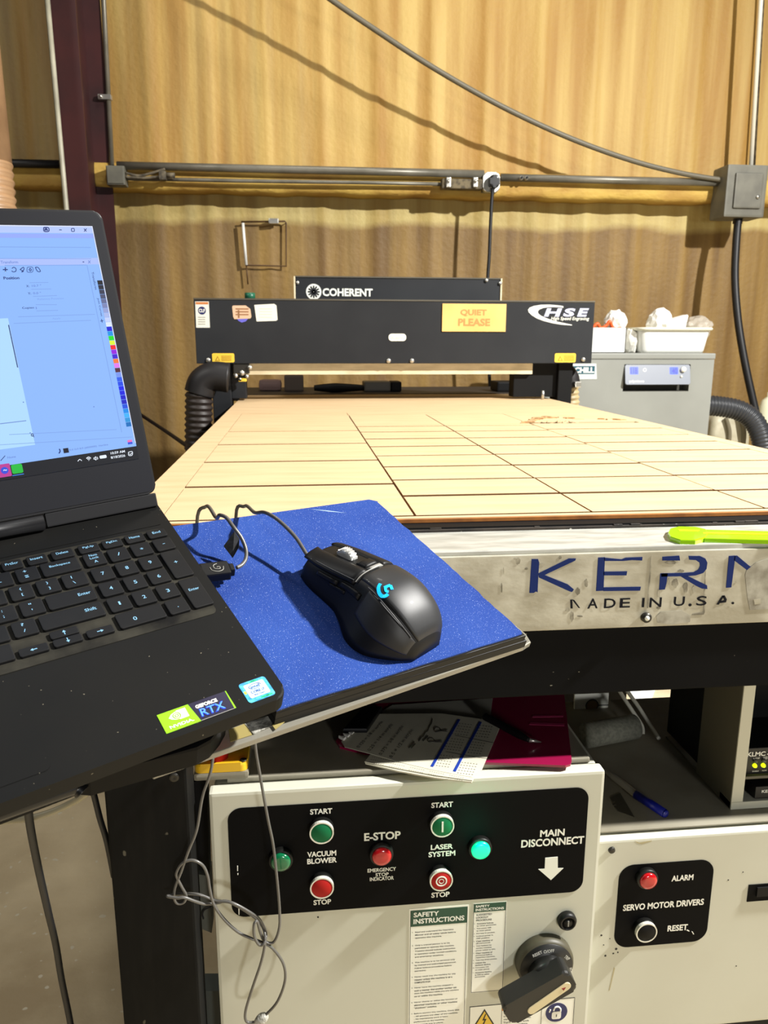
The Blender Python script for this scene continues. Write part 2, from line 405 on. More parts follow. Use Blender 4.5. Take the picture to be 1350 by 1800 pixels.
# grey electrical box
YB = 4.30
c0 = at(1272, 381, 1, YB); c1 = at(1352, 290, 1, YB)
t = thing('electrical_box', 'large grey electrical box with a raised door at the right end of the girt', 'electrical box', (c0[0], 4.42, c0[2]))
MB().box(c0[0], c1[0], YB, 4.46, c0[2], c1[2], M_gbox, bev=0.012).build('body', t)
MB().box(c0[0]+0.045, c1[0]-0.03, YB-0.012, YB, c0[2]+0.045, c1[2]-0.045, M_gbox, bev=0.008).build('door', t)
q = at(1332, 346, 1, YB-0.014); MB().cyl((q[0], YB-0.02, q[2]), (q[0], YB-0.01, q[2]), 0.010, M_steel).build('latch', t)
q0 = at(1365, -460, 1, 4.40); q1 = at(1320, 292, 1, 4.40)
tag(MB().cyl(q0, q1, 0.0115, mat('bright_conduit', (240, 236, 220), 0.4)).build('conduit', mw=T3(*q1)), 'thin grey vertical conduit rising from the top of the large electrical box', 'conduit')
tag(MB().cyl(at(1368, -480, 1, 4.53), at(1326, 292, 1, 4.53), 0.006, M_dcab).build('cable', mw=T3(*at(1326, 292, 1, 4.53))), 'dark thin cable behind the conduit above the electrical box', 'cable')
P = [(at(1298, 380, 1, 4.36)), at(1294, 430, 1, 4.33), at(1292, 490, 1, 4.30), at(1297, 560, 1, 4.25), at(1308, 630, 1, 4.2), at(1324, 705, 1, 4.15), at(1345, 790, 1, 4.1)]
t = thing('power_cable', 'thick black cable hanging from the bottom of the electrical box behind the chiller', 'cable', tuple(P[0]))
MB().tube(P, 0.021, M_blk).build('cable', t)
MB().cyl(P[0], (P[0][0]-0.002, P[0][1], P[0][2]-0.04), 0.026, M_blkg).build('gland', t)
# the long diagonal cable, held off the wall at its upper end
D = [(240, -195, 4.50), (310, -160, 4.30), (400, -110, 4.20), (520, -45, 4.20), (583, 0, 4.22), (650, 46, 4.24), (760, 118, 4.27), (880, 186, 4.30), (1000, 242, 4.33), (1110, 282, 4.36), (1200, 305, 4.37), (1274, 317, 4.37)]
M_dc = mat('grey_cable', (104, 98, 82), 0.5)
tag(MB().tube([tuple(at(x, y, 1, d)) for x, y, d in D], 0.014, M_dc).build('cable'), 'long grey cable sagging diagonally across the wall into the electrical box', 'cable')
# thin wire square on the wall
yq = 4.565
M_rust = mat('rusty_wire', (84, 58, 26), 0.6)
t = thing('wire_hanger', 'thin square wire frame hung on the wall above the left end of the gantry', 'wire frame', tuple(at(433, 470, 1, yq)))
MB().tube(wallpts([(426, 392), (424, 390), (501, 389), (503, 392), (503, 468), (434, 466), (432, 462)], yq), 0.005, M_rust, sp=False).build('wire', t)
MB().tube(wallpts([(427, 392), (433, 466)], yq-0.012), 0.008, mat('white_plastic', (232, 232, 226), 0.35), sp=False).build('white_rod', t)
MB().tube(wallpts([(433, 466), (436, 500)], yq), 0.004, M_rust, sp=False).build('tail', t)
for p_ in ((427, 391), (502, 391)):
    q = at(*p_, 1, yq); MB().cyl((q[0], yq, q[2]), (q[0], YW+.02, q[2]), .003, M_rust, n=8).build('nail', t)
q = at(481, 389, 1, yq-0.012); MB().box(q[0]-0.028, q[0]+0.028, yq-0.03, yq, q[2]-0.014, q[2]+0.014, M_steel, bev=0.006).build('clip', t)
# ribbed tan duct at the left edge
M_tan = mat('tan_duct', (176, 140, 104), 0.4, rgb2=(150, 118, 86), scale=6)
yd = 3.6
xr = at(22, 300, 1, yd)[0]; R = 0.10; xd = xr-R
zsp = at(10, 292, 1, yd)[2]; t = thing('flexible_duct', 'tan ribbed duct hanging at the left edge behind the laptop screen', 'duct', (xd, yd, 0.0))
MB().cyl((xd, yd, zsp), (xd-0.02, yd, 4.3), R*0.97, M_tan, n=32).build('smooth_sleeve', t)
pr = []; z = 0.02
while z < zsp:
    pr += [(R*0.92, z), (R, z+0.014), (R, z+0.020), (R*0.92, z+0.034)]; z += 0.034
MB().lathe(pr, M_tan, T3(xd, yd, 0), 32).build('ribbed_hose', t)
# dark cord leaning by the machine
tag(MB().tube([at(200, 700, 1, 4.585), at(228, 716, 1, 4.4), at(252, 732, 1, 4.15), at(290, 757, 1, 3.75), at(332, 786, 1, 3.2), at(345, 794, 1, 2.99)], 0.009, M_blk).build('cord'), 'black cord sloping along the wall left of the black hose', 'cord')

# ================================================================ the laser table
BZ = H-0.228                      # top of the MDF sheet
M_bsteel = mat('black_steel', (10, 10, 11), 0.7, spec=.1, rgb2=(7, 7, 8), scale=12, specks=(150, 146, 132), speck_scale=120, speck_thr=0.80)
M_black = mat('black_powdercoat', (12, 12, 13), 0.6, spec=.2)
M_alu = mat('worn_aluminium', (200, 196, 178), 0.45, 0.2, rgb2=(170, 164, 144), scale=14, stretch=(1, 1, 1.6), lo=0.42, hi=0.62, bump=0.04, bscale=90)
M_ledge = mat('ledge_aluminium', (196, 196, 188), 0.35, 0.15, rgb2=(166, 166, 158), scale=18, stretch=(1, 4, 1))
M_strip = mat('sooty_strip', (62, 54, 46), 0.8, rgb2=(30, 27, 24), scale=26, stretch=(1, 3, 1), specks=(190, 186, 176), speck_scale=110, speck_thr=0.74)
M_navy = mat('navy_letter', (16, 40, 104), 0.6, spec=.2)
M_ink = mat('black_ink', (12, 13, 22), 0.7, spec=.2)
M_white = mat('white_print', (238, 238, 228), 0.5)
X0, X1 = -0.245, 1.015
YF = 0.854
t = thing('laser_table', 'long black laser cutting table with a worn silver front plate', 'machine', (0.385, 0.86, 0))
lt = t
MB().box(X0, X1, 0.95, 3.40, BZ-0.055, BZ-0.0065, M_black).box(X0+0.02, X1-0.02, 1.0, 3.36, 0.70, BZ-0.055, M_black).build('bed', t)
MB().box(-0.47, 1.24, 3.02, 3.30, 0.60, 0.70, M_black).build('gantry_beam', t)
b = MB(); b.box(X0, X1, 0.945, 0.974, BZ-0.03, BZ-0.009, M_strip)
for i in range(90):
    x = random.uniform(X0+.02, X1-.02); y = 0.951+random.uniform(-0.003, 0.016); s = random.uniform(0.0015, 0.005)
    b.box(x-s*2, x+s*2, y-s*0.5, y+s*0.5, BZ-0.0095, BZ-0.0085+s*0.4, M_strip, bev=0.0004, seg=1)
b.build('edge_strip', t)
zl = BZ-0.012
MB().box(X0, X1, YF, 0.947, zl-0.006, zl, M_ledge, bev=0.0015).build('ledge', t)
zp = at(1100, 1101, 1, YF)[2]
fp = MB().box(X0, X1, YF-0.004, YF+0.004, zp, zl-0.006, M_alu, bev=0.001).build('front_plate', t)
zb = at(1100, 1217, 1, YF)[2]
MB().box(X0, X1, YF+0.001, YF+0.075, zb, zp, M_bsteel, bev=0.002).build('front_beam', t)
MB().box(X0, X0+0.08, 0.95, 1.03, 0, 0.70, M_black).build('leg', t)
MB().box(X1-0.08, X1, 0.95, 1.03, 0, 0.70, M_black).build('leg', t)
MB().box(X0, X0+0.08, 3.25, 3.33, 0, 0.70, M_black).build('leg', t)
MB().box(X1-0.08, X1, 3.25, 3.33, 0, 0.70, M_black).build('leg', t)
# bed support plates that show under the beam
MB().box(X0+0.02, 0.725, 1.55, 1.57, 0.25, 0.70, M_black).build('rear_panel', t)
yp = YF-0.0042
def z6(x, y): return fxz(860+x*0.36296, 880+y*0.36296, yp)
b = MB(); FPy = FP(yp)
def poly(P, m=M_navy): b.prism([z6(*p) for p in P], 0, 0.0004, m, FPy)
poly([(205, 283), (236, 283), (242, 300), (238, 350), (234, 444), (226, 440), (214, 447), (194, 447)])
poly([(238, 352), (385, 280), (420, 280), (416, 290), (268, 360), (380, 405), (410, 430), (400, 443), (385, 438), (240, 372)])
poly([(527, 276), (560, 274), (553, 436), (517, 438)])
poly([(556, 276), (640, 284), (660, 276), (742, 273), (740, 290), (690, 288), (650, 292), (556, 292)])
poly([(553, 344), (668, 342), (664, 362), (553, 362)])
poly([(552, 420), (734, 417), (730, 436), (552, 438)])
poly([(838, 272), (920, 266), (924, 290), (838, 290)])
poly([(965, 268), (1020, 268), (1046, 280), (1056, 300), (1052, 330), (1036, 350), (1000, 362), (950, 366), (832, 368), (832, 352), (940, 350), (990, 346), (1012, 334), (1020, 315), (1018, 300), (1000, 288), (968, 286)])
poly([(828, 352), (864, 352), (858, 400), (850, 430), (822, 432)])
poly([(925, 366), (960, 364), (1054, 410), (1056, 428), (1030, 426), (1000, 412)])
poly([(1160, 268), (1192, 266), (1172, 420), (1146, 422)])
poly([(1188, 268), (1200, 266), (1262, 318), (1276, 320), (1270, 345), (1250, 338), (1184, 288)])
poly([(1440, 262), (1474, 260), (1456, 412), (1424, 414)]); poly([(1330, 338), (1352, 334), (1432, 396), (1426, 414)])
lab(b.build('lettering', t), 'chipped navy blue KERN lettering')
b = MB()
for ch, x0, x1, y0, y1 in (('A', 476, 526, 474, 522), ('D', 556, 612, 474, 520), ('E', 632, 682, 472, 518), ('I', 739, 751, 471, 516), ('N', 776, 834, 469, 516),
                           ('U', 893, 946, 465, 510), ('.', 964, 980, 498, 512), ('S', 1003, 1053, 462, 508), ('.', 1172, 1186, 490, 502)):
    p0 = z6(x0, (y0+y1)/2); p1 = z6(x1, (y0+y1)/2); q0 = z6((x0+x1)/2, y0); q1 = z6((x0+x1)/2, y1)
    b.text(ch, p0[0], p1[0], q1[1], q0[1], M_ink, FPy, 0.0004, 0.012)
poly2 = lambda P: b.prism([z6(*p) for p in P], 0, 0.0004, M_ink, FPy)
poly2([(392, 480), (402, 479), (404, 522), (394, 522)]); poly2([(400, 479), (412, 481), (440, 520), (432, 520)])
poly2([(1100, 503), (1112, 503), (1138, 460), (1128, 460)]); poly2([(1128, 460), (1140, 459), (1150, 478), (1146, 492), (1118, 496), (1116, 488), (1138, 482)])
lab(b.build('lettering', t), 'worn black MADE IN U.S.A. lettering')
# torn sticker remains and stains on the plate
M_stain = mat('sticker_residue', (120, 114, 98), 0.8, rgb2=(176, 170, 150), scale=60, lo=0.4, hi=0.6)
M_stain2 = mat('grey_residue', (182, 178, 162), 0.7, rgb2=(140, 134, 118), scale=50)
rnd = random.Random(3)
def blob(cx, cy, rx, ry, m, n=16, j=0.35):
    P = []
    for i in range(n):
        a = 2*math.pi*i/n; r = 1-j*rnd.random(); P.append(z6(cx+rx*r*math.cos(a), cy+ry*r*math.sin(a)))
    return P
b = MB()
b.prism([z6(*p) for p in [(1238, 360), (1245, 338), (1290, 300), (1350, 280), (1420, 280), (1420, 520), (1262, 530), (1250, 470)]], 0, 0.0005, M_stain2, FPy)
b.prism([z6(*p) for p in [(1280, 478), (1312, 474), (1314, 498), (1284, 503)]], 0.0005, 0.0007, M_alu, FPy)
b.prism([z6(*p) for p in [(808, 560), (830, 538), (930, 532), (975, 555), (972, 588), (880, 600), (815, 592)]], 0, 0.00025, M_stain2, FPy)
b.prism([z6(*p) for p in [(784, 268), (790, 266), (776, 430), (770, 520), (764, 520), (772, 400)]], 0, 0.00025, M_stain, FPy)
b.prism([z6(*p) for p in [(1046, 300), (1050, 300), (1044, 540), (1038, 552), (980, 556), (984, 548), (1036, 540)]], 0, 0.00025, M_stain, FPy)
lab(b.build('sticker_residue', t), 'peeled grey sticker remains')
b = MB()
for cx, cy, rx, ry in ((140, 292, 12, 20), (126, 282, 10, 6), (344, 276, 8, 10), (180, 330, 10, 8), (255, 310, 16, 6), (430, 440, 14, 20), (470, 400, 10, 24), (400, 560, 10, 30), (880, 300, 34, 10), (900, 400, 18, 26),
                       (950, 420, 14, 30), (870, 390, 8, 20), (930, 340, 20, 8), (820, 520, 14, 8), (990, 430, 10, 20), (380, 530, 12, 10), (440, 560, 16, 5), (70, 340, 3, 20), (1196, 395, 6, 4), (60, 420, 4, 30), (820, 450, 8, 24)):
    b.prism(blob(cx, cy, rx, ry, M_stain), 0, 0.00022, M_stain, FPy)
lab(b.build('scuff', t), 'dark scuffs and chipped paint')
q = z6(757, 564); M_dk = mat('dark_steel', (58, 56, 52), 0.4, 0.6)
MB().cyl((q[0], yp, q[1]), (q[0], yp-0.004, q[1]), 0.0062, M_dk).cyl((q[0], yp-0.004, q[1]), (q[0], yp-0.0052, q[1]), 0.003, M_white).build('screw', t)

# ---------------------------------------------------------------- the cut MDF sheet
M_mdf = mat('mdf_board', (216, 187, 146), 0.6, rgb2=(206, 176, 134), scale=5, stretch=(1, 6, 1))
M_edge = mat('mdf_burnt_edge', (186, 118, 48), 0.7, rgb2=(150, 90, 36), scale=30)
M_burn2 = mat('mdf_kerf_wall', (146, 106, 64), 0.8)
M_burn = mat('mdf_burn', (150, 112, 70), 0.8, rgb2=(196, 160, 112), scale=60)
SX0, SX1, SY0, SY1 = -0.240, 1.009, 0.975, 3.362
zt, zm = BZ, BZ-0.006
PXC = [-0.186, 0.150, 0.395, 0.647, 0.972]
ROWS = {0: [0.990, 1.228, 1.483, 1.738, 1.993, 2.498], 1: [0.990, 1.125, 1.260, 1.400, 1.540, 1.680, 1.815, 1.955, 2.085, 2.430],
        2: [0.990, 1.125, 1.260, 1.400, 1.540, 1.680, 1.815, 1.955, 2.085, 2.430], 3: [0.990, 1.125, 1.265, 1.414, 1.568, 1.706, 1.838, 1.984, 2.130]}
t = thing('mdf_offcut_frame', 'tan MDF sheet outline left around the cut panels on the laser table', 'MDF offcut', (SX0, SY0, zm))
b = MB()
def slab(x0, x1, y0, y1):
    b.box(x0, x1, y0, y1, zm, zt, M_mdf)
slab(SX0, PXC[0], SY0, SY1); slab(PXC[4], SX1, SY0, SY1)
slab(PXC[0], PXC[4], SY0+0.0015, 0.988)
slab(PXC[0], PXC[1], 2.498, SY1); slab(PXC[1], PXC[3], 2.430, SY1); slab(PXC[3], PXC[4], 2.16, SY1)
b.build('border', t)
MB().box(SX0+0.001, SX1-0.001, SY0-0.0006, SY0+0.002, zm+0.0002, zt-0.0012, M_edge).build('burnt_edge', t)
# splintered strip at the head of the right hand column
b = MB(); rnd = random.Random(11)
zz = [(0.645, 2.148), (0.70, 2.25), (0.724, 2.272), (0.79, 2.30), (0.83, 2.235), (0.90, 2.225), (0.962, 2.19)]
for i in range(34):
    u = rnd.random()*(len(zz)-1); k = int(u); fr = u-k
    x = zz[k][0]+(zz[k+1][0]-zz[k][0])*fr; y = zz[k][1]+(zz[k+1][1]-zz[k][1])*fr+rnd.uniform(-.012, .012)
    L_ = rnd.uniform(.006, .022); a = rnd.uniform(-.4, .4)
    b.prism([(-L_, -0.006), (L_*0.8, -0.009), (L_, 0.004), (0, 0.010), (-L_*.8, 0.006)], 0, rnd.uniform(.001, .004), M_burn if i % 3 else M_mdf, T3(x, y, zt) @ Matrix.Rotation(a, 4, 'Z'))
for i in range(20):
    x = rnd.uniform(.652, .80); y = rnd.uniform(2.128, 2.17)
    b.box(x-.006, x+.006, y-.004, y+.004, zt-.001, zt+rnd.uniform(.0008, .003), M_mdf, bev=.0006, seg=1)
lab(b.build('splinter', t), 'torn splintered break line')
ORD = ['front', 'second', 'third', 'fourth', 'fifth', 'sixth', 'seventh', 'eighth', 'ninth']
CN = ['wide left column', 'second column from the left', 'third column from the left', 'right-hand column']
rnd = random.Random(5)
for c in range(4):
    R_ = ROWS[c]
    for r in range(len(R_)-1):
        g = 0.0016
        xa, xb, ya, yb = PXC[c]+g*1.1, PXC[c+1]-g*1.1, R_[r]+g*3.3, R_[r+1]-g*3.3
        dz = rnd.uniform(-.0003, 0.0004) if r else -0.0002
        cx, cy = (xa+xb)/2, (ya+yb)/2
        M = T3(cx, cy, zm+dz if dz > 0 else zm) @ Matrix.Rotation(rnd.uniform(-.0012, .0012), 4, 'Z')
        hx, hy, tt = (xb-xa)/2, (yb-ya)/2, zt-zm+min(dz, 0)
        o = MB().add([(-hx, -hy, 0), (hx, -hy, 0), (hx, hy, 0), (-hx, hy, 0), (-hx, -hy, tt), (hx, -hy, tt), (hx, hy, tt), (-hx, hy, tt)], [(4, 5, 6, 7)], M_mdf, M).add([(-hx, -hy, 0), (hx, -hy, 0), (hx, hy, 0), (-hx, hy, 0), (-hx, -hy, tt), (hx, -hy, tt), (hx, hy, tt), (-hx, hy, tt)], [(3, 2, 1, 0), (0, 1, 5, 4), (1, 2, 6, 5), (2, 3, 7, 6), (3, 0, 4, 7)], M_burn2, M).build('mdf_board', mw=M)
        last = r == len(R_)-2
        row = 'farthest' if last else (ORD[r]+(' row' if r == 0 else ' row from the front'))
        tag(o, f'cut tan MDF board in the {CN[c]}, {row if not last else "last one towards the gantry"}', 'MDF board', 'cut boards in the MDF sheet')

# ================================================================ gantry over the far end
YGN = 3.0
M_gblk = mat('gantry_black', (27, 29, 33), 0.6, rgb2=(36, 38, 41), scale=3, spec=.3)
M_gtrim = mat('gantry_trim', (92, 88, 78), 0.4, 0.5)
M_rail = mat('tan_rail', (226, 212, 178), 0.5, 0.0, rgb2=(204, 190, 156), scale=12, stretch=(1, 1, 4))
g0 = fxz(340, 528, YGN); g1 = fxz(1046, 531, YGN); gb = fxz(690, 639, YGN)
gx0, gx1, gzt, gzb = g0[0], g1[0], g0[1]+0.003, gb[1]
t = thing('gantry', 'wide black gantry beam with stickers spanning the far end of the table', 'gantry', ((gx0+gx1)/2, 3.08, BZ))
gt = t
MB().box(gx0, gx1, YGN, YGN+0.16, gzb, gzt, M_gblk, bev=0.003).build('beam_cover', t)
MB().box(gx0, gx1, YGN-0.002, YGN+0.16, gzt, gzt+0.006, M_gtrim, bev=0.001).build('top_trim', t)
MB().box(fxz(410, 649, YGN+.03)[0], fxz(936, 649, YGN+.03)[0], YGN+0.03, YGN+0.06, fxz(690, 658, YGN+.03)[1], gzb-0.0005, M_rail).build('rail', t)
zleg = 0.70
xl0 = fxz(372, 660, 3.03)[0]
def legpoly(P, y0, y1, m, nm): return MB().prism([fxz(*p, y0) for p in P], -(y1-y0), 0, m, FP(y0)).build(nm, t)
MB().box(xl0, -0.262, 3.03, 3.13, zleg, gzb, M_gblk, bev=0.004).build('leg', t)
MB().box(-0.262, fxz(432, 660, 3.05)[0], 3.05, 3.12, BZ+0.008, gzb, M_gblk, bev=0.003).build('bracket', t)
xr1 = fxz(980, 680, 3.03)[0]
MB().box(1.03, xr1+0.06, 3.03, 3.13, zleg, gzb, M_black, bev=0.004).build('leg', t)
MB().box(fxz(903, 670, 3.05)[0], 1.03, 3.05, 3.12, BZ+0.008, gzb, M_black, bev=0.003).build('bracket', t)
q = fxz(954, 699, 3.02); MB().cyl((q[0], 3.02, BZ+0.001), (q[0], 3.02, BZ+0.035), 0.006, M_steel).build('pin', t)
def fpl(name, P0, P1, m, y, th=0.0008, r=0.004):
    a = fxz(*P0, y); c = fxz(*P1, y)
    return MB(), (min(a[0], c[0]), max(a[0], c[0]), min(a[1], c[1]), max(a[1], c[1]))
M_or = mat('orange_print', (196, 120, 62), 0.5); M_navyp = mat('navy_print', (28, 34, 92), 0.5); M_grey = mat('grey_print', (150, 148, 140), 0.5)
M_yel = mat('yellow_sticker', (236, 196, 62), 0.5); M_amb = mat('amber_print', (160, 118, 20), 0.5)
M_pap = mat('paper_white', (226, 226, 212), 0.6)
def stk(P, m, y, th=0.0008, bev=0.0):
    b = MB(); b.prism([fxz(*p, y) for p in P], 0, th, m, FP(y)); return b
def bar(b, x0, x1, y0, y1, m, y, z=0.0009):
    a = fxz(x0, (y0+y1)/2, y); c = fxz(x1, (y0+y1)/2, y); d = fxz((x0+x1)/2, y0, y); e = fxz((x0+x1)/2, y1, y)
    b.prism([(a[0], e[1]), (c[0], e[1]), (c[0], d[1]), (a[0], d[1])], 0, z, m, FP(y)); return b
Y = YGN
b = stk([(343, 530), (367, 530), (369, 576), (345, 576)], M_pap, Y)
bar(b, 344, 366, 531, 535, M_or, Y, .0012); q = fxz(355, 546, Y); b.prism(disc(q[0], q[1], 0.0145), 0, .0012, M_navyp, FP(Y))
b.ptext('CLF', 349.5, 360.5, 543, 549, M_white, Y, .0016, .03)
for yy in (557, 561, 565, 569): bar(b, 348, 361, yy, yy+1.4, M_grey, Y, .0012)
lab(b.build('sticker', t), 'narrow white sticker with an orange bar and a navy disc')
M_pch = mat('peach_print', (214, 178, 148), 0.6); M_brn = mat('brown_print', (140, 98, 62), 0.6); M_pur = mat('purple_print', (100, 98, 200), 0.5)
b = stk([(416, 559), (437, 559), (432, 565), (425, 567), (419, 564)], M_pur, Y)
b.prism([fxz(*p, Y) for p in [(408, 539), (410, 537), (432, 537), (440, 543), (442, 557), (440, 560), (412, 561), (410, 557)]], 0, .0012, M_pch, FP(Y))
for yy in (542, 547, 552): bar(b, 414, 437, yy, yy+2.2, M_brn, Y, .0014)
bar(b, 418, 421, 545, 559, M_brn, Y, .0015)
lab(b.build('sticker', t), 'peach badge sticker with a purple lower edge')
b = stk([(447, 536), (482, 534), (486, 537), (488, 562), (485, 564), (451, 565)], M_pap, Y)
for yy in (542, 547, 552, 557): bar(b, 456, 478, yy, yy+1.2, mat('faint_print', (196, 198, 186), .6), Y, .0012)
lab(b.build('sticker', t), 'plain white square sticker with faint lines')
q0 = fxz(683, 593, Y); q1 = fxz(714, 593, Y); hh = (fxz(698, 587, Y)[1]-fxz(698, 600, Y)[1])/2
b = MB().prism(rrect(q0[0], q1[0], q0[1]-hh, q0[1]+hh, hh*0.9), 0, .0015, M_pap, FP(Y))
b.ptext('Kern', 688, 709, 590, 597, mat('faint_print', (196, 198, 186), .6), Y, .0019, .01)
lab(b.build('badge', t), 'small white oval badge')
for px in ((373, 412, 621, 637), (975, 1012, 621, 637)):
    a = fxz(px[0], 629, Y); c = fxz(px[1], 629, Y); d = fxz((px[0]+px[1])/2, px[2], Y); e = fxz((px[0]+px[1])/2, px[3], Y)
    b = MB().prism(rrect(a[0], c[0], e[1], d[1], 0.006), 0, .001, M_yel, FP(Y))
    x0 = px[0]
    b.prism([fxz(x0+5, 634.5, Y), fxz(x0+14, 634.5, Y), fxz(x0+9.5, 625.5, Y)], 0, .0014, M_amb, FP(Y))
    b.prism([fxz(x0+7, 633.5, Y), fxz(x0+12, 633.5, Y), fxz(x0+9.5, 628, Y)], 0, .0017, M_yel, FP(Y))
    for yy in (625.5, 628, 630.5, 633): bar(b, x0+16, x0+34, yy, yy+1.1, M_amb, Y, .0014)
    lab(b.build('warning_sticker', t), 'yellow hazard sticker with a triangle')
for px, py in ((366, 633), (683, 634), (724, 634), (1025, 632)):
    q = fxz(px, py, Y); MB().lathe([(0.009, 0), (0.009, 0.003), (0.006, 0.006), (0.001, 0.007)], M_steel, FP(Y) @ T3(q[0], q[1], 0), 16).build('bolt', t)
# engraved QUIET PLEASE plate
a = fxz(777, 558, Y); c = fxz(889, 558, Y); d = fxz(832, 534, Y); e = fxz(832, 583, Y)
M_oak = mat('tan_sign_board', (232, 188, 112), 0.55, rgb2=(222, 174, 98), scale=6); M_eng = mat('engraved_brown', (176, 132, 72), 0.7)
b = MB().box(a[0], c[0], e[1], d[1], 0, 0.004, M_oak, FP(Y), bev=0.001)
b.ptext('QUIET', 809, 855, 544, 556, M_eng, Y, .0046, .03); b.ptext('PLEASE', 805, 861, 560, 573, M_eng, Y, .0046, .03)
lab(b.build('sign', t), 'tan engraved QUIET PLEASE sign')
# HSE emblem
def ze(x, y): return fxz(900+x*0.11852, 500+y*0.11852, Y)
M_chrome = mat('logo_white', (226, 228, 218), 0.4); M_lil = mat('logo_lilac', (186, 190, 214), 0.4)
b = MB(); outer = [(760, 322), (700, 312), (560, 300), (430, 302), (320, 320), (260, 345), (236, 375), (245, 410), (290, 455), (370, 505), (480, 545), (600, 575), (740, 598), (890, 608)]
inner = [(885, 596), (780, 575), (660, 550), (560, 520), (470, 485), (400, 450), (378, 415), (385, 385), (430, 355), (520, 338), (620, 336), (700, 340), (760, 345)]
for i in range(len(outer)-1):
    k0 = i/(len(outer)-1)*(len(inner)-1); k1 = (i+1)/(len(outer)-1)*(len(inner)-1)
    def ip(k):
        k = len(inner)-1-k; j = min(int(k), len(inner)-2); fr = k-j
        return (inner[j][0]+(inner[j+1][0]-inner[j][0])*fr, inner[j][1]+(inner[j+1][1]-inner[j][1])*fr)
    b.prism([ze(*outer[i]), ze(*outer[i+1]), ze(*ip(k1)), ze(*ip(k0))], 0, .0012, M_chrome, FP(Y))
for ch, x0, x1 in (('H', 465, 750), ('S', 740, 960), ('E', 955, 1150)):
    p0 = ze(x0+30, 415); p1 = ze(x1-30, 415); q0 = ze(x0, 352); q1 = ze(x0, 478)
    b.text(ch, p0[0], p1[0], q1[1], q0[1], M_lil, FP(Y), .0012, .05, 0, 0.35)
p0 = ze(580, 510); p1 = ze(1140, 510); q0 = ze(800, 480); q1 = ze(800, 545)
b.text('High Speed Engraving', p0[0], p1[0], q1[1], q0[1], M_chrome, FP(Y), .0016, .015, 0, 0.2)
lab(b.build('emblem', t), 'silver HSE swoosh emblem')
# small silver limit switch under the left end
q = fxz(424, 655, Y-.01)
b = MB().box(q[0]-.03, q[0]+.03, Y+.005, Y+.03, q[1]-.004, gzb-.001, M_dk, bev=.003)
for dx, dz, r in ((.032, .018, .009), (-.022, -.012, .008), (.002, -.002, .010), (.02, -.015, .007), (-.006, -.026, .006)):
    b.cyl((q[0]+dx, Y-.004, q[1]+dz), (q[0]+dx, Y+.012, q[1]+dz), r, M_steel)
b.box(q[0]-.012, q[0]+.018, Y-.004, Y+.02, q[1]-.034, q[1]-.022, M_yel, bev=.003)
lab(b.build('limit_switch', t), 'small silver and yellow switch hardware')
q = fxz(440, 524, YGN+.1)
MB().cyl((q[0], YGN+.08, gzt+.006), (q[0], YGN+.08, gzt+.03), 0.020, mat('green_plastic', (20, 92, 66), .4)).build('green_cap', t)
# laser tube housing behind
Y = YGN+0.17
a = fxz(518, 487, Y); c = fxz(881, 488, Y)
t = thing('laser_tube_housing', 'black laser tube housing standing up behind the gantry with a round sun emblem', 'laser tube', ((a[0]+c[0])/2, Y+.1, gzt))
MB().box(a[0], c[0], Y, Y+0.22, gzb+.02, a[1], M_gblk, bev=.003).build('body', t)
MB().box(a[0]-.004, a[0]+.002, Y-.004, Y+.2, gzb+.02, a[1]+.003, M_rail).build('edge_trim', t)
MB().box(c[0]-.002, c[0]+.004, Y-.004, Y+.2, gzb+.02, a[1]+.003, M_rail).build('edge_trim', t)
MB().box(a[0], c[0], Y-.003, Y+.22, a[1], a[1]+.005, M_gtrim).build('edge_trim', t)
b = MB(); q = fxz(551.5, 513, Y); rr = fxz(565, 513, Y)[0]-q[0]
b.prism(disc(q[0], q[1], rr, 32), 0, .002, M_chrome, FP(Y))
for i in range(12):
    A = 2*math.pi*i/12; r1 = rr*.78; w_ = .12
    b.prism([(q[0]+rr*.12*math.cos(A-1.2), q[1]+rr*.12*math.sin(A-1.2)), (q[0]+r1*math.cos(A-w_), q[1]+r1*math.sin(A-w_)), (q[0]+r1*math.cos(A+w_), q[1]+r1*math.sin(A+w_)), (q[0]+rr*.12*math.cos(A+1.2), q[1]+rr*.12*math.sin(A+1.2))], 0, .0028, M_gblk, FP(Y))
b.ptext('COHERENT', 567, 655, 507, 521, M_chrome, Y, .002, .035)
lab(b.build('emblem', t), 'pale sunburst disc and COHERENT lettering')
for px, py in ((855, 493), (879, 498), (523, 497)):
    q = fxz(px, py, Y); MB().cyl((q[0], Y-.006, q[1]), (q[0], Y, q[1]), .007, M_steel).build('screw', t)
# vacuum hoses at the ends of the gantry
M_hblk = mat('black_hose', (26, 24, 25), 0.5); M_htan = mat('tan_hose', (176, 158, 118), 0.5, rgb2=(150, 132, 96), scale=20)
def ribbed(P, r, m, pitch, name, parent, amp=0.12, n=20):
    pts = spline(P, 40); L_ = [0]
    for i in range(1, len(pts)): L_.append(L_[-1]+(pts[i]-pts[i-1]).length)
    T_ = L_[-1]; N = max(8, int(T_/pitch*6)); out = []; j = 0
    for i in range(N+1):
        d = T_*i/N
        while j < len(L_)-2 and L_[j+1] < d: j += 1
        fr = (d-L_[j])/max(1e-9, L_[j+1]-L_[j]); out.append(pts[j].lerp(pts[j+1], min(1, fr)))
    b = MB(); b.tube(out, r, m, n, sp=False, rad=lambda u: r*(1-amp*(0.5+0.5*math.cos(2*math.pi*u*T_/pitch))))
    return b.build(name, parent)
yh = 2.94
t = thing('vacuum_hose', 'black vacuum hose hanging at the left end of the gantry', 'hose', tuple(at(348, 860, 1, yh)))
P = [at(402, 664, 1, yh), at(375, 662, 1, yh), at(357, 672, 1, yh), at(350, 692, 1, yh)]
rh = 0.052
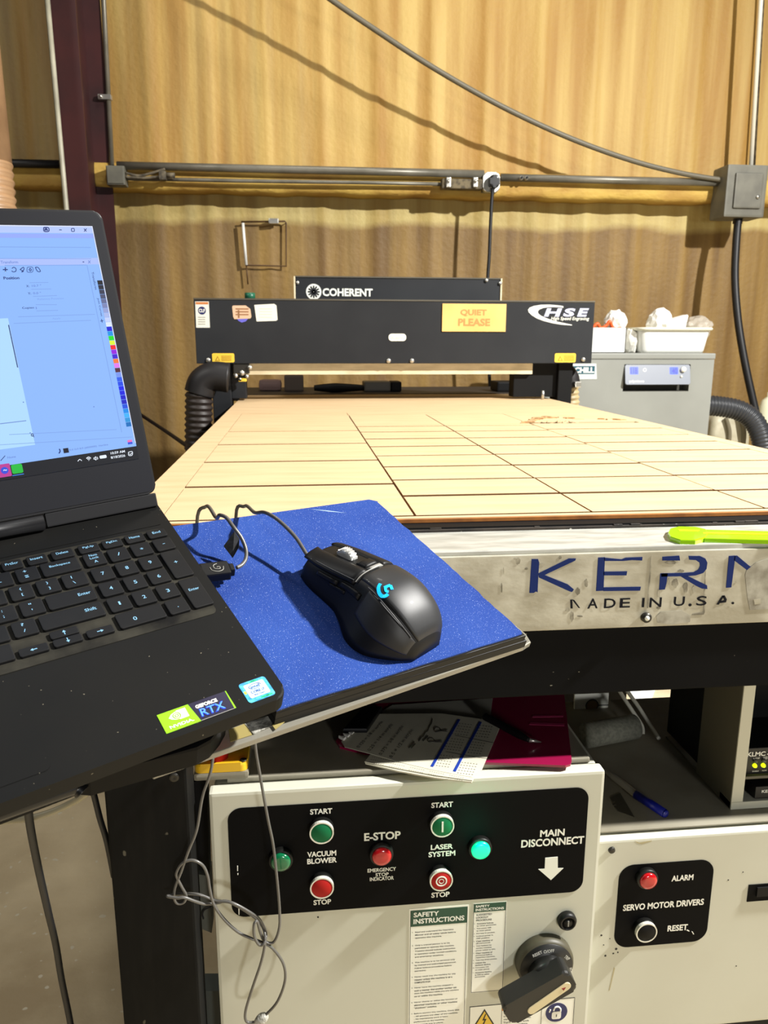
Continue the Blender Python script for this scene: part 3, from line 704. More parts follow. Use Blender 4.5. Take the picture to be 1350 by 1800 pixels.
MB().tube(P, rh*1.05, M_hblk, 20).build('elbow', t)
ribbed([at(350, 690, 1, yh), at(349, 760, 1, yh), at(348, 860, 1, yh), at(346, 960, 1, yh)], rh, mat('brown_black_hose', (44, 36, 32), .5), .022, 'ribbed_hose', t)
t = thing('vacuum_hose', 'tan ribbed vacuum hose with a black elbow at the right end of the gantry', 'hose', tuple(at(998, 800, 1, 3.1)))
P = [at(960, 652, 1, 3.12), at(984, 654, 1, 3.12), at(997, 664, 1, 3.12), at(999, 680, 1, 3.12)]
MB().tube(P, 0.047, M_hblk, 20).build('elbow', t)
ribbed([at(999, 678, 1, 3.12), at(1001, 720, 1, 3.12), at(1003, 790, 1, 3.12)], 0.043, M_htan, .020, 'ribbed_hose', t)
q = at(1016, 676, 1, 3.05); MB().box(q[0]-.012, q[0]+.014, 3.05, 3.09, q[2]-.012, q[2]+.012, M_steel, bev=.004).build('clamp', t)
# dark clutter on a bench behind the bed, seen under the gantry
zc = at(640, 690, 1, 3.55)[2]
M_bench = mat('dark_bench', (34, 28, 24), .6)
t = thing('bench', 'dark low bench against the wall, seen under the gantry', 'bench', (0.4, 3.7, 0))
MB().box(-0.3, 1.12, 3.48, 4.0, zc-0.03, zc-0.001, M_bench).build('top', t)
for x in (-.26, 1.08):
    for y in (3.51, 3.97): MB().box(x-.02, x+.02, y-.02, y+.02, 0, zc-.03, M_bench).build('leg', t)
def clutter(px0, px1, py, y, d, m, nm, l, cat, bev=.008):
    a = at(px0, 690, 1, y); c = at(px1, 690, 1, y); tz = at((px0+px1)/2, py, 1, y)[2]
    return tag(MB().box(a[0], c[0], y, y+d, zc, tz, m, bev=bev).build(nm, mw=T3((a[0]+c[0])/2, y+d/2, zc)), l, cat)
clutter(640, 687, 671, 3.6, .12, mat('grey_plastic', (84, 80, 70), .5), 'box', 'grey box on the bench under the middle of the gantry', 'box')
clutter(688, 706, 671, 3.6, .12, M_black, 'box', 'black box on the bench right of the grey box under the gantry', 'box')
clutter(874, 930, 671, 3.56, .14, M_black, 'box', 'black box on the bench near the right bracket of the gantry', 'box')
clutter(500, 534, 660, 3.66, .12, mat('brown_plastic', (72, 60, 50), .6), 'box', 'brown box on the bench under the left part of the gantry', 'box')
q = [at(x, y, 1, 3.58) for x, y in ((552, 684), (580, 680), (600, 674), (640, 683))]
tag(MB().tube([(p[0], p[1], zc+.02) for p in q], .022, M_black, rad=lambda u: .012+.010*math.sin(math.pi*u)).build('cloth'), 'crumpled black cloth on the bench under the gantry', 'cloth')
clutter(455, 495, 668, 3.7, .10, mat('pink_grey', (120, 96, 92), .7), 'bag', 'dull pink bag on the bench at the left under the gantry', 'bag', .02)

# ================================================================ chiller and the things on it
YH = 3.7
M_chl = mat('chiller_grey', (142, 144, 138), 0.55, rgb2=(134, 136, 130), scale=3)
M_chd = mat('recess_dark', (58, 56, 48), 0.7); M_chp = mat('panel_silver', (124, 130, 142), 0.4, 0.0)
a = fxz(960, 622, YH); c = fxz(1257, 620, YH); zt_ = fxz(1150, 621, YH)[1]
x0, x1 = a[0], c[0]
t = thing('chiller', 'tall light grey recirculating chiller cabinet right of the gantry', 'chiller', ((x0+x1)/2, YH+.3, 0))
hx0, hx1 = fxz(1096, 665, YH)[0], fxz(1212, 665, YH)[0]; hz1, hz0 = fxz(1150, 640.5, YH)[1], fxz(1150, 688, YH)[1]
b = MB().box(x0, x1, YH+.06, YH+.6, .04, zt_-.03, M_chl)
b.box(x0, hx0, YH, YH+.06, .04, zt_-.03, M_chl).box(hx1, x1, YH, YH+.06, .04, zt_-.03, M_chl)
b.box(hx0, hx1, YH, YH+.06, .04, hz0, M_chl).box(hx0, hx1, YH, YH+.06, hz1, zt_-.03, M_chl)
b.build('cabinet', t)
MB().box(x0-.003, x1+.003, YH-.004, YH+.605, zt_-.028, zt_, M_chl, bev=.006).build('top_lid', t)
MB().box(hx0, hx1, YH+.055, YH+.0601, hz0, hz1, M_chd).box(hx0, hx1, YH+.001, YH+.055, hz0-.0003, hz0+.002, M_chd).build('recess', t)
for dx in (.05, x1-x0-.05):
    for dy in (.06, .54): MB().cyl((x0+dx, YH+dy, 0), (x0+dx, YH+dy, .042), .04, M_blk).build('foot', t)
# tilted control panel
pz1 = hz1-.002; pz0 = fxz(1150, 676, YH-.03)[1]
Mp = frame((0, YH-.004, pz1), (1, 0, 0), (0, -.22, -.975), (0, -.975, .22))   # local y runs down
Ll = (pz1-pz0)/.975; cp = fxz(1099, 660, YH-.015)[0]; cq = fxz(1213, 660, YH-.015)[0]
pn = MB().prism(rrect(cp, cq, 0, Ll, .008), -.006, .001, M_chp, Mp, bev=.002).build('control_panel', t)
def px2p(x, y):
    o = np.array(Mp.col[3][:3]); n = np.array(Mp.col[2][:3]); d = ray(x, y); tt = ((o-CAM)@n)/(d@n); q = CAM+tt*d-o
    return (float(q[0]), float(q@np.array(Mp.col[1][:3])))
M_blue = mat('blue_led', (16, 24, 255), .4, emit=2.5)
def seg(b, txt, X0_, X1_, Y0_, Y1_, m):
    p = px2p(X0_, Y0_); q = px2p(X1_, Y1_); F2 = Mp @ Matrix.Scale(-1, 4, (0, 1, 0))
    b.text(txt, p[0], q[0], -q[1], -p[1], m, F2, .0016, .02)
b = MB(); p = px2p(1107, 645); q = px2p(1122, 658); b.prism(rrect(p[0], q[0], p[1], q[1], .004), .001, .0014, mat('blue_glow_window', (60, 80, 240), .3, emit=.8), Mp)
seg(b, '118', 1108.5, 1120, 646.5, 657, M_blue); b.build('display', pn)
b = MB(); p = px2p(1177, 645.5); q = px2p(1192, 658); b.prism(rrect(p[0], q[0], p[1], q[1], .004), .001, .0014, mat('blue_glow_window', (60, 80, 240), .3, emit=.8), Mp)
seg(b, '40', 1181, 1190.5, 647, 657, M_blue); b.build('display', pn)
p = px2p(1133, 650.5); MB().ring(p[0], p[1], .009, .006, .001, .0022, M_white, Mp).build('button', pn)
p = px2p(1200, 650); MB().lathe([(.014, 0), (.013, .012), (.002, .014)], M_pap, Mp @ T3(p[0], p[1], .001), 20).build('knob', pn)
p = px2p(1197, 662); MB().lathe([(.006, 0), (.005, .006), (.001, .007)], M_pap, Mp @ T3(p[0], p[1], .001), 14).build('button', pn)
b = MB(); seg(b, 'polyscience', 1106, 1132, 668, 673.5, M_white); b.build('lettering', pn)
# badge
b = stk([(1000, 639.5), (1048, 639), (1049, 666.5), (1001, 667)], mat('badge_silver', (200, 206, 204), .4), YH, .002)
bar(b, 1002, 1045, 643.5, 657.5, mat('badge_teal', (38, 84, 100), .4), YH, .0026)
b.ptext('CHILL', 1010, 1044, 645.5, 655.5, M_white, YH, .003, .05); b.ptext('RECIRCULATING', 1010, 1046, 660, 663.5, M_white, YH, .003, .01)
lab(b.build('badge', t), 'silver and teal CHILL badge')
# white carton with orange ties
M_wplas = mat('white_plastic', (232, 232, 226), 0.35); M_orange = mat('orange_plastic', (226, 92, 34), .45); M_tiss = mat('white_tissue', (236, 234, 226), .8)
M_cream = mat('cream_plastic', (224, 222, 202), .4)
zc2 = zt_
def onz(x, y, z): return at(x, y, 2, z)
yb = YH+.10
a = fxz(1039, 617, yb); c = fxz(1099, 617, yb); tp = fxz(1069, 576, yb)[1]
t = thing('carton', 'small open white carton with orange ties on the chiller, partly behind the gantry end', 'carton', ((a[0]+c[0])/2, yb+.07, zc2))
b = MB(); w_ = .004
b.box(a[0], c[0], yb, yb+w_, zc2, tp, M_wplas).box(a[0], c[0], yb+.14, yb+.144, zc2, tp, M_wplas).box(a[0], a[0]+w_, yb, yb+.144, zc2, tp, M_wplas).box(c[0]-w_, c[0], yb, yb+.144, zc2, tp, M_wplas).box(a[0], c[0], yb, yb+.144, zc2, zc2+w_, M_wplas)
b.build('box', t)
b = MB(); b.ptext('DAWN', 1048, 1084, 594, 602, mat('faded_print', (214, 216, 204), .5), yb, .0006, .03); b.build('faded_print', t)
def crumple(c, rx, ry, rz, m, name, mw_z, l, cat, seed, parent=None, n=18):
    r = random.Random(seed); bm_ = bmesh.new(); bmesh.ops.create_icosphere(bm_, subdivisions=3, radius=1)
    ph = [(Vector((r.uniform(-1, 1), r.uniform(-1, 1), r.uniform(-1, 1))).normalized(), r.uniform(2, 7), r.uniform(0, 6)) for _ in range(9)]
    for v in bm_.verts:
        k = 1+sum(.09*abs(math.sin(f_*v.co.dot(d)+p)) for d, f_, p in ph)-.25
        v.co = Vector((v.co.x*rx*k, v.co.y*ry*k, max(v.co.z*k, -1)*rz))
    zmin = min(v.co.z for v in bm_.verts)
    b = MB().bm(bm_, m, T3(c[0], c[1], c[2]-zmin))
    if parent is not None: return b.build(name, parent)
    return tag(b.build(name, mw=T3(*c)), l, cat)
q = fxz(1084, 575, yb+.05)
crumple((q[0], yb+.07, tp-.025), .045, .045, .05, M_tiss, 'crumpled_tissue', 0, 'crumpled white tissue sticking out of the white carton on the chiller', 'tissue', 4)
P = [fxz(1042, 576, yb+.02), fxz(1050, 569, yb+.02), fxz(1056, 577, yb+.02), fxz(1066, 572, yb+.02), fxz(1072, 565, yb+.02), fxz(1078, 577, yb+.02), fxz(1092, 577, yb+.02)]
tag(MB().tube([(p[0], yb+.02, p[1]) for p in P], .008, M_orange).build('orange_tie', mw=T3(P[0][0], yb+.02, tp)), 'orange plastic tie poking out of the white carton on the chiller', 'tie')
q = fxz(1103, 600, yb+.08); crumple((q[0]+.012, yb+.08, zc2), .028, .05, .055, M_tiss, 'crumpled_bag', 0, 'crumpled white bag between the carton and the white tub', 'bag', 9)
# white tub
yb = YH+.08
a = fxz(1127, 617, yb); c = fxz(1246, 617, yb); tp = fxz(1188, 577, yb)[1]; hw = (c[0]-a[0])/2; mx = (a[0]+c[0])/2; D_ = .17
t = thing('tub', 'white plastic tub with a flared rim at the right end of the chiller top', 'tub', (mx, yb+D_, zc2))
def shell(prof, m, n=9):
    """prof: (half width, half depth, z, corner radius)"""
    b = MB(); v = []; f = []
    for hw_, hd, z, r in prof: v += [(x+mx, y+yb+D_, z) for x, y in rrect(-hw_, hw_, -hd, hd, r, n)]
    k = 4*(n+1)
    for i in range(len(prof)-1):
        for j in range(k): f.append((i*k+j, i*k+(j+1) % k, (i+1)*k+(j+1) % k, (i+1)*k+j))
    f.append(tuple(range(k))); f.append(tuple(range((len(prof)-1)*k, len(prof)*k)))
    return b.add(v, f, m, None, True)
h_ = tp-zc2
shell([(hw*.93, D_*.9, zc2, .03), (hw*.955, D_*.94, zc2+.015, .035), (hw*1.02, D_, tp-.016, .03), (hw*1.02, D_, tp-.002, .03), (hw*.98, D_*.96, tp-.002, .036), (hw*.93, D_*.9, zc2+.006, .03)], M_wplas).build('body', t)
shell([(hw*1.02, D_, tp-.012, .03), (hw*1.10, D_*1.08, tp-.010, .045), (hw*1.12, D_*1.1, tp-.002, .045), (hw*1.10, D_*1.08, tp+.004, .045), (hw*1.0, D_*.98, tp+.004, .03), (hw*.98, D_*.96, tp-.004, .036)], M_cream).build('rim', t)
b = MB().prism(rrect(mx-hw*.80, mx+hw*.90, zc2+.03, tp-.03, .015), 0, .003, M_wplas, FP(yb+.012) @ Matrix.Rotation(math.radians(-4), 4, 'X')); b.build('front_panel', t)
M_paper2 = mat('white_sheet', (238, 236, 230), .7)
def foldsheet(P, th, m, name, l, cat, y0, y1):
    b = MB(); n = len(P); v = []
    for yy in (y0, y1):
        for x, z in P: v.append((x, yy, z))
    for yy in (y0, y1):
        for x, z in P: v.append((x, yy, z-th))
    f = []
    for i in range(n-1):
        f.append((i, i+1, n+i+1, n+i)); f.append((2*n+i, 2*n+i+1, 3*n+i+1, 3*n+i)); f.append((i, i+1, 2*n+i+1, 2*n+i)); f.append((n+i, n+i+1, 3*n+i+1, 3*n+i))
    f.append((0, n, 3*n, 2*n)); f.append((n-1, 2*n-1, 4*n-1, 3*n-1))
    b.add(v, f, m); return tag(b.build(name, mw=T3(P[0][0], y0, P[0][1])), l, cat)
yy = yb+.14
pts = [fxz(1148, 562, yy), fxz(1156, 566, yy), fxz(1164, 561, yy), fxz(1172, 573, yy)]
crumple((fxz(1158, 575, yy)[0], yy, tp-.045), .05, .06, .065, M_tiss, 'crumpled_paper', 0, 'crumpled white paper at the left of the white tub', 'paper', 21)
b = MB(); Q = [fxz(*p, yy-.02) for p in [(1165, 574), (1172, 566), (1190, 558), (1208, 553), (1209, 556), (1204, 574), (1203, 580), (1168, 580)]]
b.prism(Q, 0, .07, M_paper2, FP(yy+.04) @ Matrix.Rotation(-.15, 4, 'Y')) if False else b.prism(Q, 0, .06, M_paper2, FP(yy+.03), bev=.006)
tag(b.build('folded_paper', mw=T3(Q[7][0], yy, Q[7][1])), 'folded white paper leaning up out of the middle of the white tub', 'paper')
crumple((fxz(1226, 574, yy)[0], yy, tp-.05), .055, .06, .05, mat('clear_bag', (206, 196, 180), .2, trans=.35), 'plastic_bag', 0, 'crumpled clear plastic bag at the right end of the white tub', 'bag', 33)
# thick black corrugated hose, jug and bright bottle at the right edge
t = thing('corrugated_hose', 'thick black corrugated hose curving down beside the chiller', 'hose', tuple(at(1345, 790, 1, 3.9)))
ribbed([at(1225, 712, 1, 4.02), at(1262, 714, 1, 4.0), at(1300, 722, 1, 3.97), at(1326, 742, 1, 3.94), at(1341, 780, 1, 3.9), at(1346, 850, 1, 3.88)], .056, mat('dark_hose', (52, 54, 58), .4), .018, 'hose', t, .07, 24)
M_jug = mat('cream_jug', (206, 200, 176), .5, rgb2=(176, 168, 140), scale=9)
a = at(1254, 732, 1, 4.25); c = at(1326, 732, 1, 4.25); zt2 = at(1290, 728, 1, 4.25)[2]
b = MB(); prof = [(1, 0), (1.02, .3), (1.0, .8), (.93, .93), (.8, 1.0)]
t = thing('jug', 'dusty cream jug on the floor behind the black corrugated hose', 'jug', ((a[0]+c[0])/2, 4.35, 0))
hw2 = (c[0]-a[0])/2; v = []; f = []; n = 7; k = 4*(n+1)
for r_, z in prof: v += [((a[0]+c[0])/2+x*r_, 4.35+y*r_, z*zt2) for x, y in rrect(-hw2, hw2, -.10, .10, .04, n)]
for i in range(len(prof)-1):
    for j in range(k): f.append((i*k+j, i*k+(j+1) % k, (i+1)*k+(j+1) % k, (i+1)*k+j))
f.append(tuple(range(k))); f.append(tuple(range((len(prof)-1)*k, len(prof)*k)))
b.add(v, f, M_jug, None, True).build('body', t)
for px in (1276, 1302):
    p = at(px, 735, 1, 4.24); q = at(px+5, 780, 1, 4.24)
    MB().tube([p, ((p[0]+q[0])/2+.01, 4.236, (p[2]+q[2])/2), q], .012, mat('jug_seam', (120, 112, 90), .6)).build('seam', t)
q = at(1353, 712, 1, 4.30)
tag(MB().lathe([(.055, 0), (.06, .02), (.06, q[2]-.02), (.045, q[2]+.03), (.02, q[2]+.05), (.02, q[2]+.075)], mat('bright_bottle', (244, 244, 214), .3), T3(q[0], q[1], 0)).build('bottle', mw=T3(q[0], q[1], 0)), 'bright white bottle at the right edge in front of the black corrugated hose', 'bottle')

# ================================================================ control cabinet (left)
YCB = 0.84
M_cab = mat('cabinet_cream', (202, 202, 186), 0.5, rgb2=(196, 195, 178), scale=4, specks=(120, 104, 72), speck_scale=150, speck_thr=0.80)
M_cabt = mat('cabinet_top', (150, 145, 128), 0.55, rgb2=(128, 122, 105), scale=7)
M_panel = mat('black_panel', (4, 4, 5), 0.7, spec=.1)
a = fxz(366, 1389, YCB); c = fxz(1064, 1362, YCB); ztc = (a[1]+c[1])/2; cx0, cx1 = a[0], c[0]
t = thing('control_cabinet', 'cream control cabinet with a black button panel under the table front', 'cabinet', ((cx0+cx1)/2, 1.0, 0)); cc = t
MB().box(cx0+.004, cx1-.004, YCB+.022, 1.46, .06, ztc-.001, M_cab, bev=.003).build('body', t)
door = MB().box(cx0, cx1, YCB, YCB+.02, .10, ztc, M_cab, bev=.004).build('door', t)
ztp = ztc+.006
MB().box(cx0+.02, cx1-.012, YCB+.022, 1.46, ztc-.0005, ztp, M_cabt, bev=.002).build('top_plate', t)
MB().box(cx0+.02, cx1-.02, YCB+.05, 1.40, 0, .06, M_black).build('plinth', t)
yc = YCB
# black legend plate
a = fxz(403, 1500, yc); c = fxz(1029, 1480, yc); tz1 = (fxz(420, 1419, yc)[1]+fxz(1000, 1386, yc)[1])/2; tz0 = (fxz(440, 1607, yc)[1]+fxz(1000, 1571, yc)[1])/2
MB().prism(rrect(a[0], c[0], tz0, tz1, .017, 8), 0, .0008, M_panel, FP(yc)).build('legend_plate', door)
ZB = .0012
def cap(s, x0, x1, y0, y1, bo=.02, b=None, end=True):
    b = b or MB(); b.ptext(s, x0, x1, y0, y1, M_white, yc, ZB, bo)
    if end: b.build('legend', door)
    return b
cap('START', 545, 584, 1420.5, 1430, .03); cap('START', 758, 796, 1409, 1418.5, .03)
cap('BLOWER', 540, 592, 1507, 1516.5, .03, cap('VACUUM', 540, 591, 1495, 1504.5, .03, None, False))
cap('STOP', 551, 582, 1580, 1589, .03); cap('STOP', 758, 790, 1567, 1576, .03)
cap('E-STOP', 640, 704, 1461.5, 1475.5, .03); cap('INDICATOR', 650, 692, 1540, 1546.5, .02, cap('STOP', 660, 683, 1533, 1539, .02, cap('EMERGENCY', 646, 696, 1524.5, 1531, .02, None, False), False))
cap('SYSTEM', 753, 800, 1495, 1504.5, .03, cap('LASER', 757, 796, 1483, 1492, .03, None, False))
cap('DISCONNECT', 916, 1026, 1472, 1485.5, .03, cap('MAIN', 949, 992, 1457, 1469, .03, None, False))
b = MB(); b.prism([fxz(*p, yc) for p in [(958, 1507), (980, 1505), (980, 1525), (990, 1525), (968, 1546), (946, 1527), (957, 1526)]], 0, ZB, M_white, FP(yc)); b.build('arrow', door); b = MB()
for P in ([(417, 1521), (418.5, 1521), (418.5, 1530), (417, 1530)], [(417.5, 1534), (419, 1534), (419, 1537), (417.5, 1537)], [(419, 1592), (421, 1592), (421, 1607), (419.5, 1607)]):
    b.prism([fxz(*p, yc) for p in P], 0, ZB, M_white, FP(yc))
lab(b.build('scratch', door), 'pale scratches at the left end of the panel')
# push buttons and pilot lamps
M_dkplas = mat('dark_bezel', (20, 20, 18), .45, spec=.3); M_green = mat('green_button', (4, 100, 58), .6, spec=.2); M_red = mat('red_button', (166, 24, 20), .6, spec=.2); M_redl = mat('red_lens', (186, 12, 22), .2, coat=.5)
M_greenl = mat('green_lens', (6, 104, 62), .2, coat=.5)
M_lit = mat('lit_green_lens', (0, 214, 128), .3, emit=1.5)
def button(px, py, kind, m, name, l, par=None, y=yc, R=.0150, depth=.0125):
    """px,py: face centre in the photo, standing depth in front of the plate"""
    q = at(px, py, 1, y-depth); F2 = FP(y) @ T3(q[0], q[2], 0)
    par = par or cc
    o = MB().lathe([(R, 0.0005), (R, depth*.55), (R*.97, depth*.66), (R*.90, depth*.70)], M_dkplas, F2, 32).build(name, par); lab(o, l)
    if kind == 'push':
        MB().ring(0, 0, R*.98, R*.87, depth*.60, depth, mat('silver_ring', (226, 226, 214), .3, .2), F2).build('ring', o)
        b = MB().lathe([(R*.86, depth*.5), (R*.86, depth*.93), (R*.82, depth*.985), (.0005, depth)], m, F2, 32)
        if l.endswith('bar'): b.prism([(-.0011, -.0072), (.0011, -.0072), (.0011, .0072), (-.0011, .0072)], depth, depth+.0004, M_white, F2)
        if l.endswith('circle mark'): b.ring(0, 0, .0072, .0056, depth, depth+.0005, M_white, F2)
        if l.endswith('circle mark'): b.ring(0, 0, .0034, .0026, depth, depth+.0004, M_white, F2)
        b.build('cap', o)
    else:
        MB().lathe([(R*.80, depth*.6), (R*.80, depth*.85), (R*.72, depth*1.0), (R*.45, depth*1.05), (.0005, depth*1.07)], m, F2, 32).build('lens', o)
    return o
button(565.5, 1465, 'push', M_green, 'push_button', 'green vacuum blower START button')
button(566, 1562, 'push', M_red, 'push_button', 'red vacuum blower STOP button')
button(778, 1453.5, 'push', M_green, 'push_button', 'green laser system START button with a white bar')
button(776, 1549, 'push', M_red, 'push_button', 'red laser system STOP button with a white circle mark')
button(493.5, 1518, 'lamp', M_greenl, 'pilot_lamp', 'dark green vacuum blower lamp')
button(671.5, 1508, 'lamp', M_redl, 'pilot_lamp', 'red emergency stop indicator lamp')
button(846, 1497, 'lamp', M_lit, 'pilot_lamp', 'lit bright green laser system lamp')
q = at(846, 1497, 1, yc-.035)
gl = bpy.data.lights.new('lamp_glow', 'POINT'); gl.energy = .06; gl.color = (0, 1, .5); gl.shadow_soft_size = .008
go = bpy.data.objects.new('lamp_glow', gl); C.objects.link(go); go.location = tuple(q)
# key lock
q = fxz(995, 1615, yc)
b = MB().lathe([(.0125, 0), (.0125, .006), (.0105, .009), (.0085, .009), (.0085, .005)], M_dkplas, FP(yc) @ T3(*q, 0), 28)
b.lathe([(.0060, 0), (.0060, .0085), (.0005, .0088)], M_dkplas, FP(yc) @ T3(*q, 0), 20)
b.box(q[0]-.0008, q[0]+.0008, yc-.0095, yc-.0088, q[1]-.004, q[1]+.004, M_grey)
lab(b.build('lock', door), 'round black door lock')
# safety labels
M_lab = mat('label_white', (246, 246, 234), .5); M_grn = mat('label_green', (24, 74, 54), .5); M_lk = mat('label_black', (26, 26, 24), .6)
M_lorg = mat('label_orange', (222, 146, 56), .5)
def zl_(x, y): return (700+x*.14815, 1575+y*.14815)
def tbl(name, corners, l):
    """corners in crop pixels: left,right (top row), top at left, top at right, bottom"""
    pass
LINES = [(360, '1.', ['Read and understand the Operation', 'Manual and all safety labels before', 'operating this machine.']),
         (520, '2.', ['Only a trained person is to be', 'permitted to operate this machine.', 'Training should include instruction', 'in operation under normal conditions', 'and emergency situations.']),
         (728, '3.', ['This machine is to be serviced only', 'by trained and authorized personnel.', 'Follow lockout procedures before', 'servicing.']),
         (905, '4.', ['Never reach into the machine for any', 'reason unless the machine is at a', 'COMPLETE STOP.']),
         (1040, '5.', ['Never leave the machine stopped in', 'such a manner that another worker can', 'start the machine while you are working', 'on or within the machine.']),
         (1222, '6.', ['Never change or defeat the function of', 'electrical interlocks or other machine', '"shutdown" switches.']),
         (1365, '7.', ['Before starting this machine, check that', '- All persons are clear of the machine.', '- No maintenance work is being', '  performed on the machine.', '- All guards are in place.'])]
a = fxz(718.5, 1690, yc); c = fxz(821, 1690, yc); zt1 = fxz(770, 1594, yc)[1]
sh = fxz(770, 1700, yc)[1]-fxz(770, 1701, yc)[1]     # metres per photo pixel, vertical
b = MB().prism([(a[0], zt1-.235), (c[0], zt1-.235), (c[0], zt1), (a[0], zt1)], 0, .0003, M_lab, FP(yc))
bw = .0006
b.prism([(a[0]+.002, zt1-.0265), (c[0]-.002, zt1-.0265), (c[0]-.002, zt1-.0025), (a[0]+.002, zt1-.0025)], 0, .0005, M_grn, FP(yc))
for x in (a[0]+.0014, c[0]-.002): b.prism([(x, zt1-.235), (x+bw, zt1-.235), (x+bw, zt1-.0025), (x, zt1-.0025)], 0, .0005, M_lk, FP(yc))
W_ = c[0]-a[0]
def lt_(b, s, x, z, h, m, wpc, bo=.012, F2=FP(yc), zoff=.0007): b.text(s, x, x+len(s)*wpc, z-h, z, m, F2, zoff, bo)
b.text('SAFETY', a[0]+.0055, a[0]+.0385, zt1-.0125, zt1-.0055, M_white, FP(yc), .0008, .03); b.text('INSTRUCTIONS', a[0]+.0055, c[0]-.0055, zt1-.0225, zt1-.0150, M_white, FP(yc), .0008, .03)
z0_ = zt1-.0265
for yy, num, L_ in LINES:
    z = z0_-(yy-300)*.14815*sh*.96
    lt_(b, num, a[0]+.0040, z, .0018, M_lk, .0009)
    for s_ in L_:
        lt_(b, s_, a[0]+.0078, z, .0024, M_lk, .00152, .02); z -= 34*.14815*sh
lab(b.build('safety_label', door), 'long white SAFETY INSTRUCTIONS label')
a = fxz(829.5, 1670, yc); c = fxz(887.5, 1660, yc); zt2_ = fxz(858, 1586, yc)[1]; zb2_ = fxz(857, 1743, yc)[1]
b = MB().prism([(a[0], zb2_), (c[0], zb2_), (c[0], zt2_), (a[0], zt2_)], 0, .0003, M_lab, FP(yc))
for x in (a[0]+.0004, c[0]-.0011): b.prism([(x, zb2_+.0006), (x+bw, zb2_+.0006), (x+bw, zt2_-.0006), (x, zt2_-.0006)], 0, .0005, M_lk, FP(yc))
b.prism([(a[0]+.0004, zb2_+.0006), (c[0]-.0006, zb2_+.0006), (c[0]-.0006, zb2_+.0012), (a[0]+.0004, zb2_+.0012)], 0, .0005, M_lk, FP(yc))
b.prism([(a[0]+.001, zt2_-.0135), (c[0]-.001, zt2_-.0135), (c[0]-.001, zt2_-.001), (a[0]+.001, zt2_-.001)], 0, .0005, M_grn, FP(yc))
b.text('SAFETY', a[0]+.003, a[0]+.0215, zt2_-.0063, zt2_-.0028, M_white, FP(yc), .0008, .035); b.text('INSTRUCTIONS', a[0]+.003, c[0]-.0035, zt2_-.0115, zt2_-.0078, M_white, FP(yc), .0008, .035)
z = zt2_-.0162
for s_ in ('SUGGESTED', 'LOCKOUT', 'PROCEDURE'): b.text(s_, a[0]+.0042, a[0]+.0042+len(s_)*.00228, z-.0026, z, M_lk, FP(yc), .0007, .015); z -= .0041
z -= .0012
for num, L_ in (('1.', ['Announce lockout', 'to other personnel.']), ('2.', ['Turn power OFF', 'at main panel.']), ('3.', ['Put key in pocket.']), ('4.', ['Lockout power in', 'OFF position.']), ('5.', ['Clear machine of', 'all personnel.']),
                ('6.', ['Test lockout by', 'turning machine', 'power switch to ON.']), ('7.', ['Clear machine of', 'personnel before', 'restarting machine.']), ('8.', ['Take key from pocket.']), ('9.', ['Unlock the', 'lockout device.']),
                ('10.', ['Turn power ON', 'at main panel.']), ('11.', ['Announce machine', 'is ON to other', 'personnel.'])):
    lt_(b, num, a[0]+.0018, z, .0015, M_lk, .0007)
    for s_ in L_:
        lt_(b, s_, a[0]+.0052, z, .0021, M_lk, .00138, .02); z -= .00345
    z -= .0006
lab(b.build('safety_label', door), 'small white lockout procedure label')
# electrical hazard label
a = fxz(825, 1790, yc); c = fxz(1009, 1775, yc); zt3 = fxz(900, 1763, yc)[1]
b = MB().prism([(a[0], zt3-.12), (c[0], zt3-.12), (c[0], zt3), (a[0], zt3)], 0, .0003, M_lab, FP(yc))
def ln(x0, x1, z0, z1, m=M_lk, zz=.0005): b.prism([(x0, z0), (x1, z0), (x1, z1), (x0, z1)], 0, zz, m, FP(yc))
ln(a[0], c[0], zt3-.0006, zt3); ln(a[0], a[0]+bw, zt3-.12, zt3); ln(c[0]-bw, c[0], zt3-.12, zt3)
xs1 = fxz(881, 1790, yc)[0]; xs2 = fxz(951, 1785, yc)[0]
ln(xs1, xs1+bw, zt3-.12, zt3); ln(xs2, xs2+bw, zt3-.12, zt3)
ln(xs1+bw, xs2, zt3-.011, zt3-.0008, M_lorg)
mxx = fxz(851, 1790, yc)[0]; tz = fxz(851, 1773, yc)[1]
b.prism([(mxx-.0215, tz-.040), (mxx+.0215, tz-.040), (mxx, tz)], 0, .0005, M_lk, FP(yc)); b.prism([(mxx-.0182, tz-.038), (mxx+.0182, tz-.038), (mxx, tz-.0035)], 0, .0007, M_yel, FP(yc))
b.prism([(mxx+.001, tz-.008), (mxx+.0025, tz-.008), (mxx, tz-.016), (mxx+.003, tz-.016), (mxx-.001, tz-.027), (mxx-.0022, tz-.0245), (mxx+.0004, tz-.018), (mxx-.0026, tz-.018)], 0, .0009, M_lk, FP(yc))
z = zt3-.0145
for s_ in ('WARNING', 'Contact with high', 'voltage will cause', 'Turn off and lock', 'out power before', 'servicing.'):
    lt_(b, s_, xs1+.003, z, .0025, M_lk, .0021, .015); z -= .0048
lq = fxz(978, 1779, yc); b.prism(disc(lq[0], lq[1], .0152, 32), 0, .0006, M_navyp, FP(yc))
b.prism(rrect(lq[0]-.0065, lq[0]+.0065, lq[1]-.0105, lq[1]+.0015, .003), 0, .0009, M_white, FP(yc))
b.tube([(lq[0]-.0045, lq[1]+.004, .001), (lq[0]-.003, lq[1]+.0085, .001), (lq[0]+.0015, lq[1]+.0095, .001), (lq[0]+.0050, lq[1]+.006, .001), (lq[0]+.0052, lq[1]+.001, .001)], .0011, M_white, 6, FP(yc))
b.tube([(lq[0]-.0105, lq[1]+.002, .001), (lq[0]-.009, lq[1]+.006, .001)], .001, M_white, 6, FP(yc))
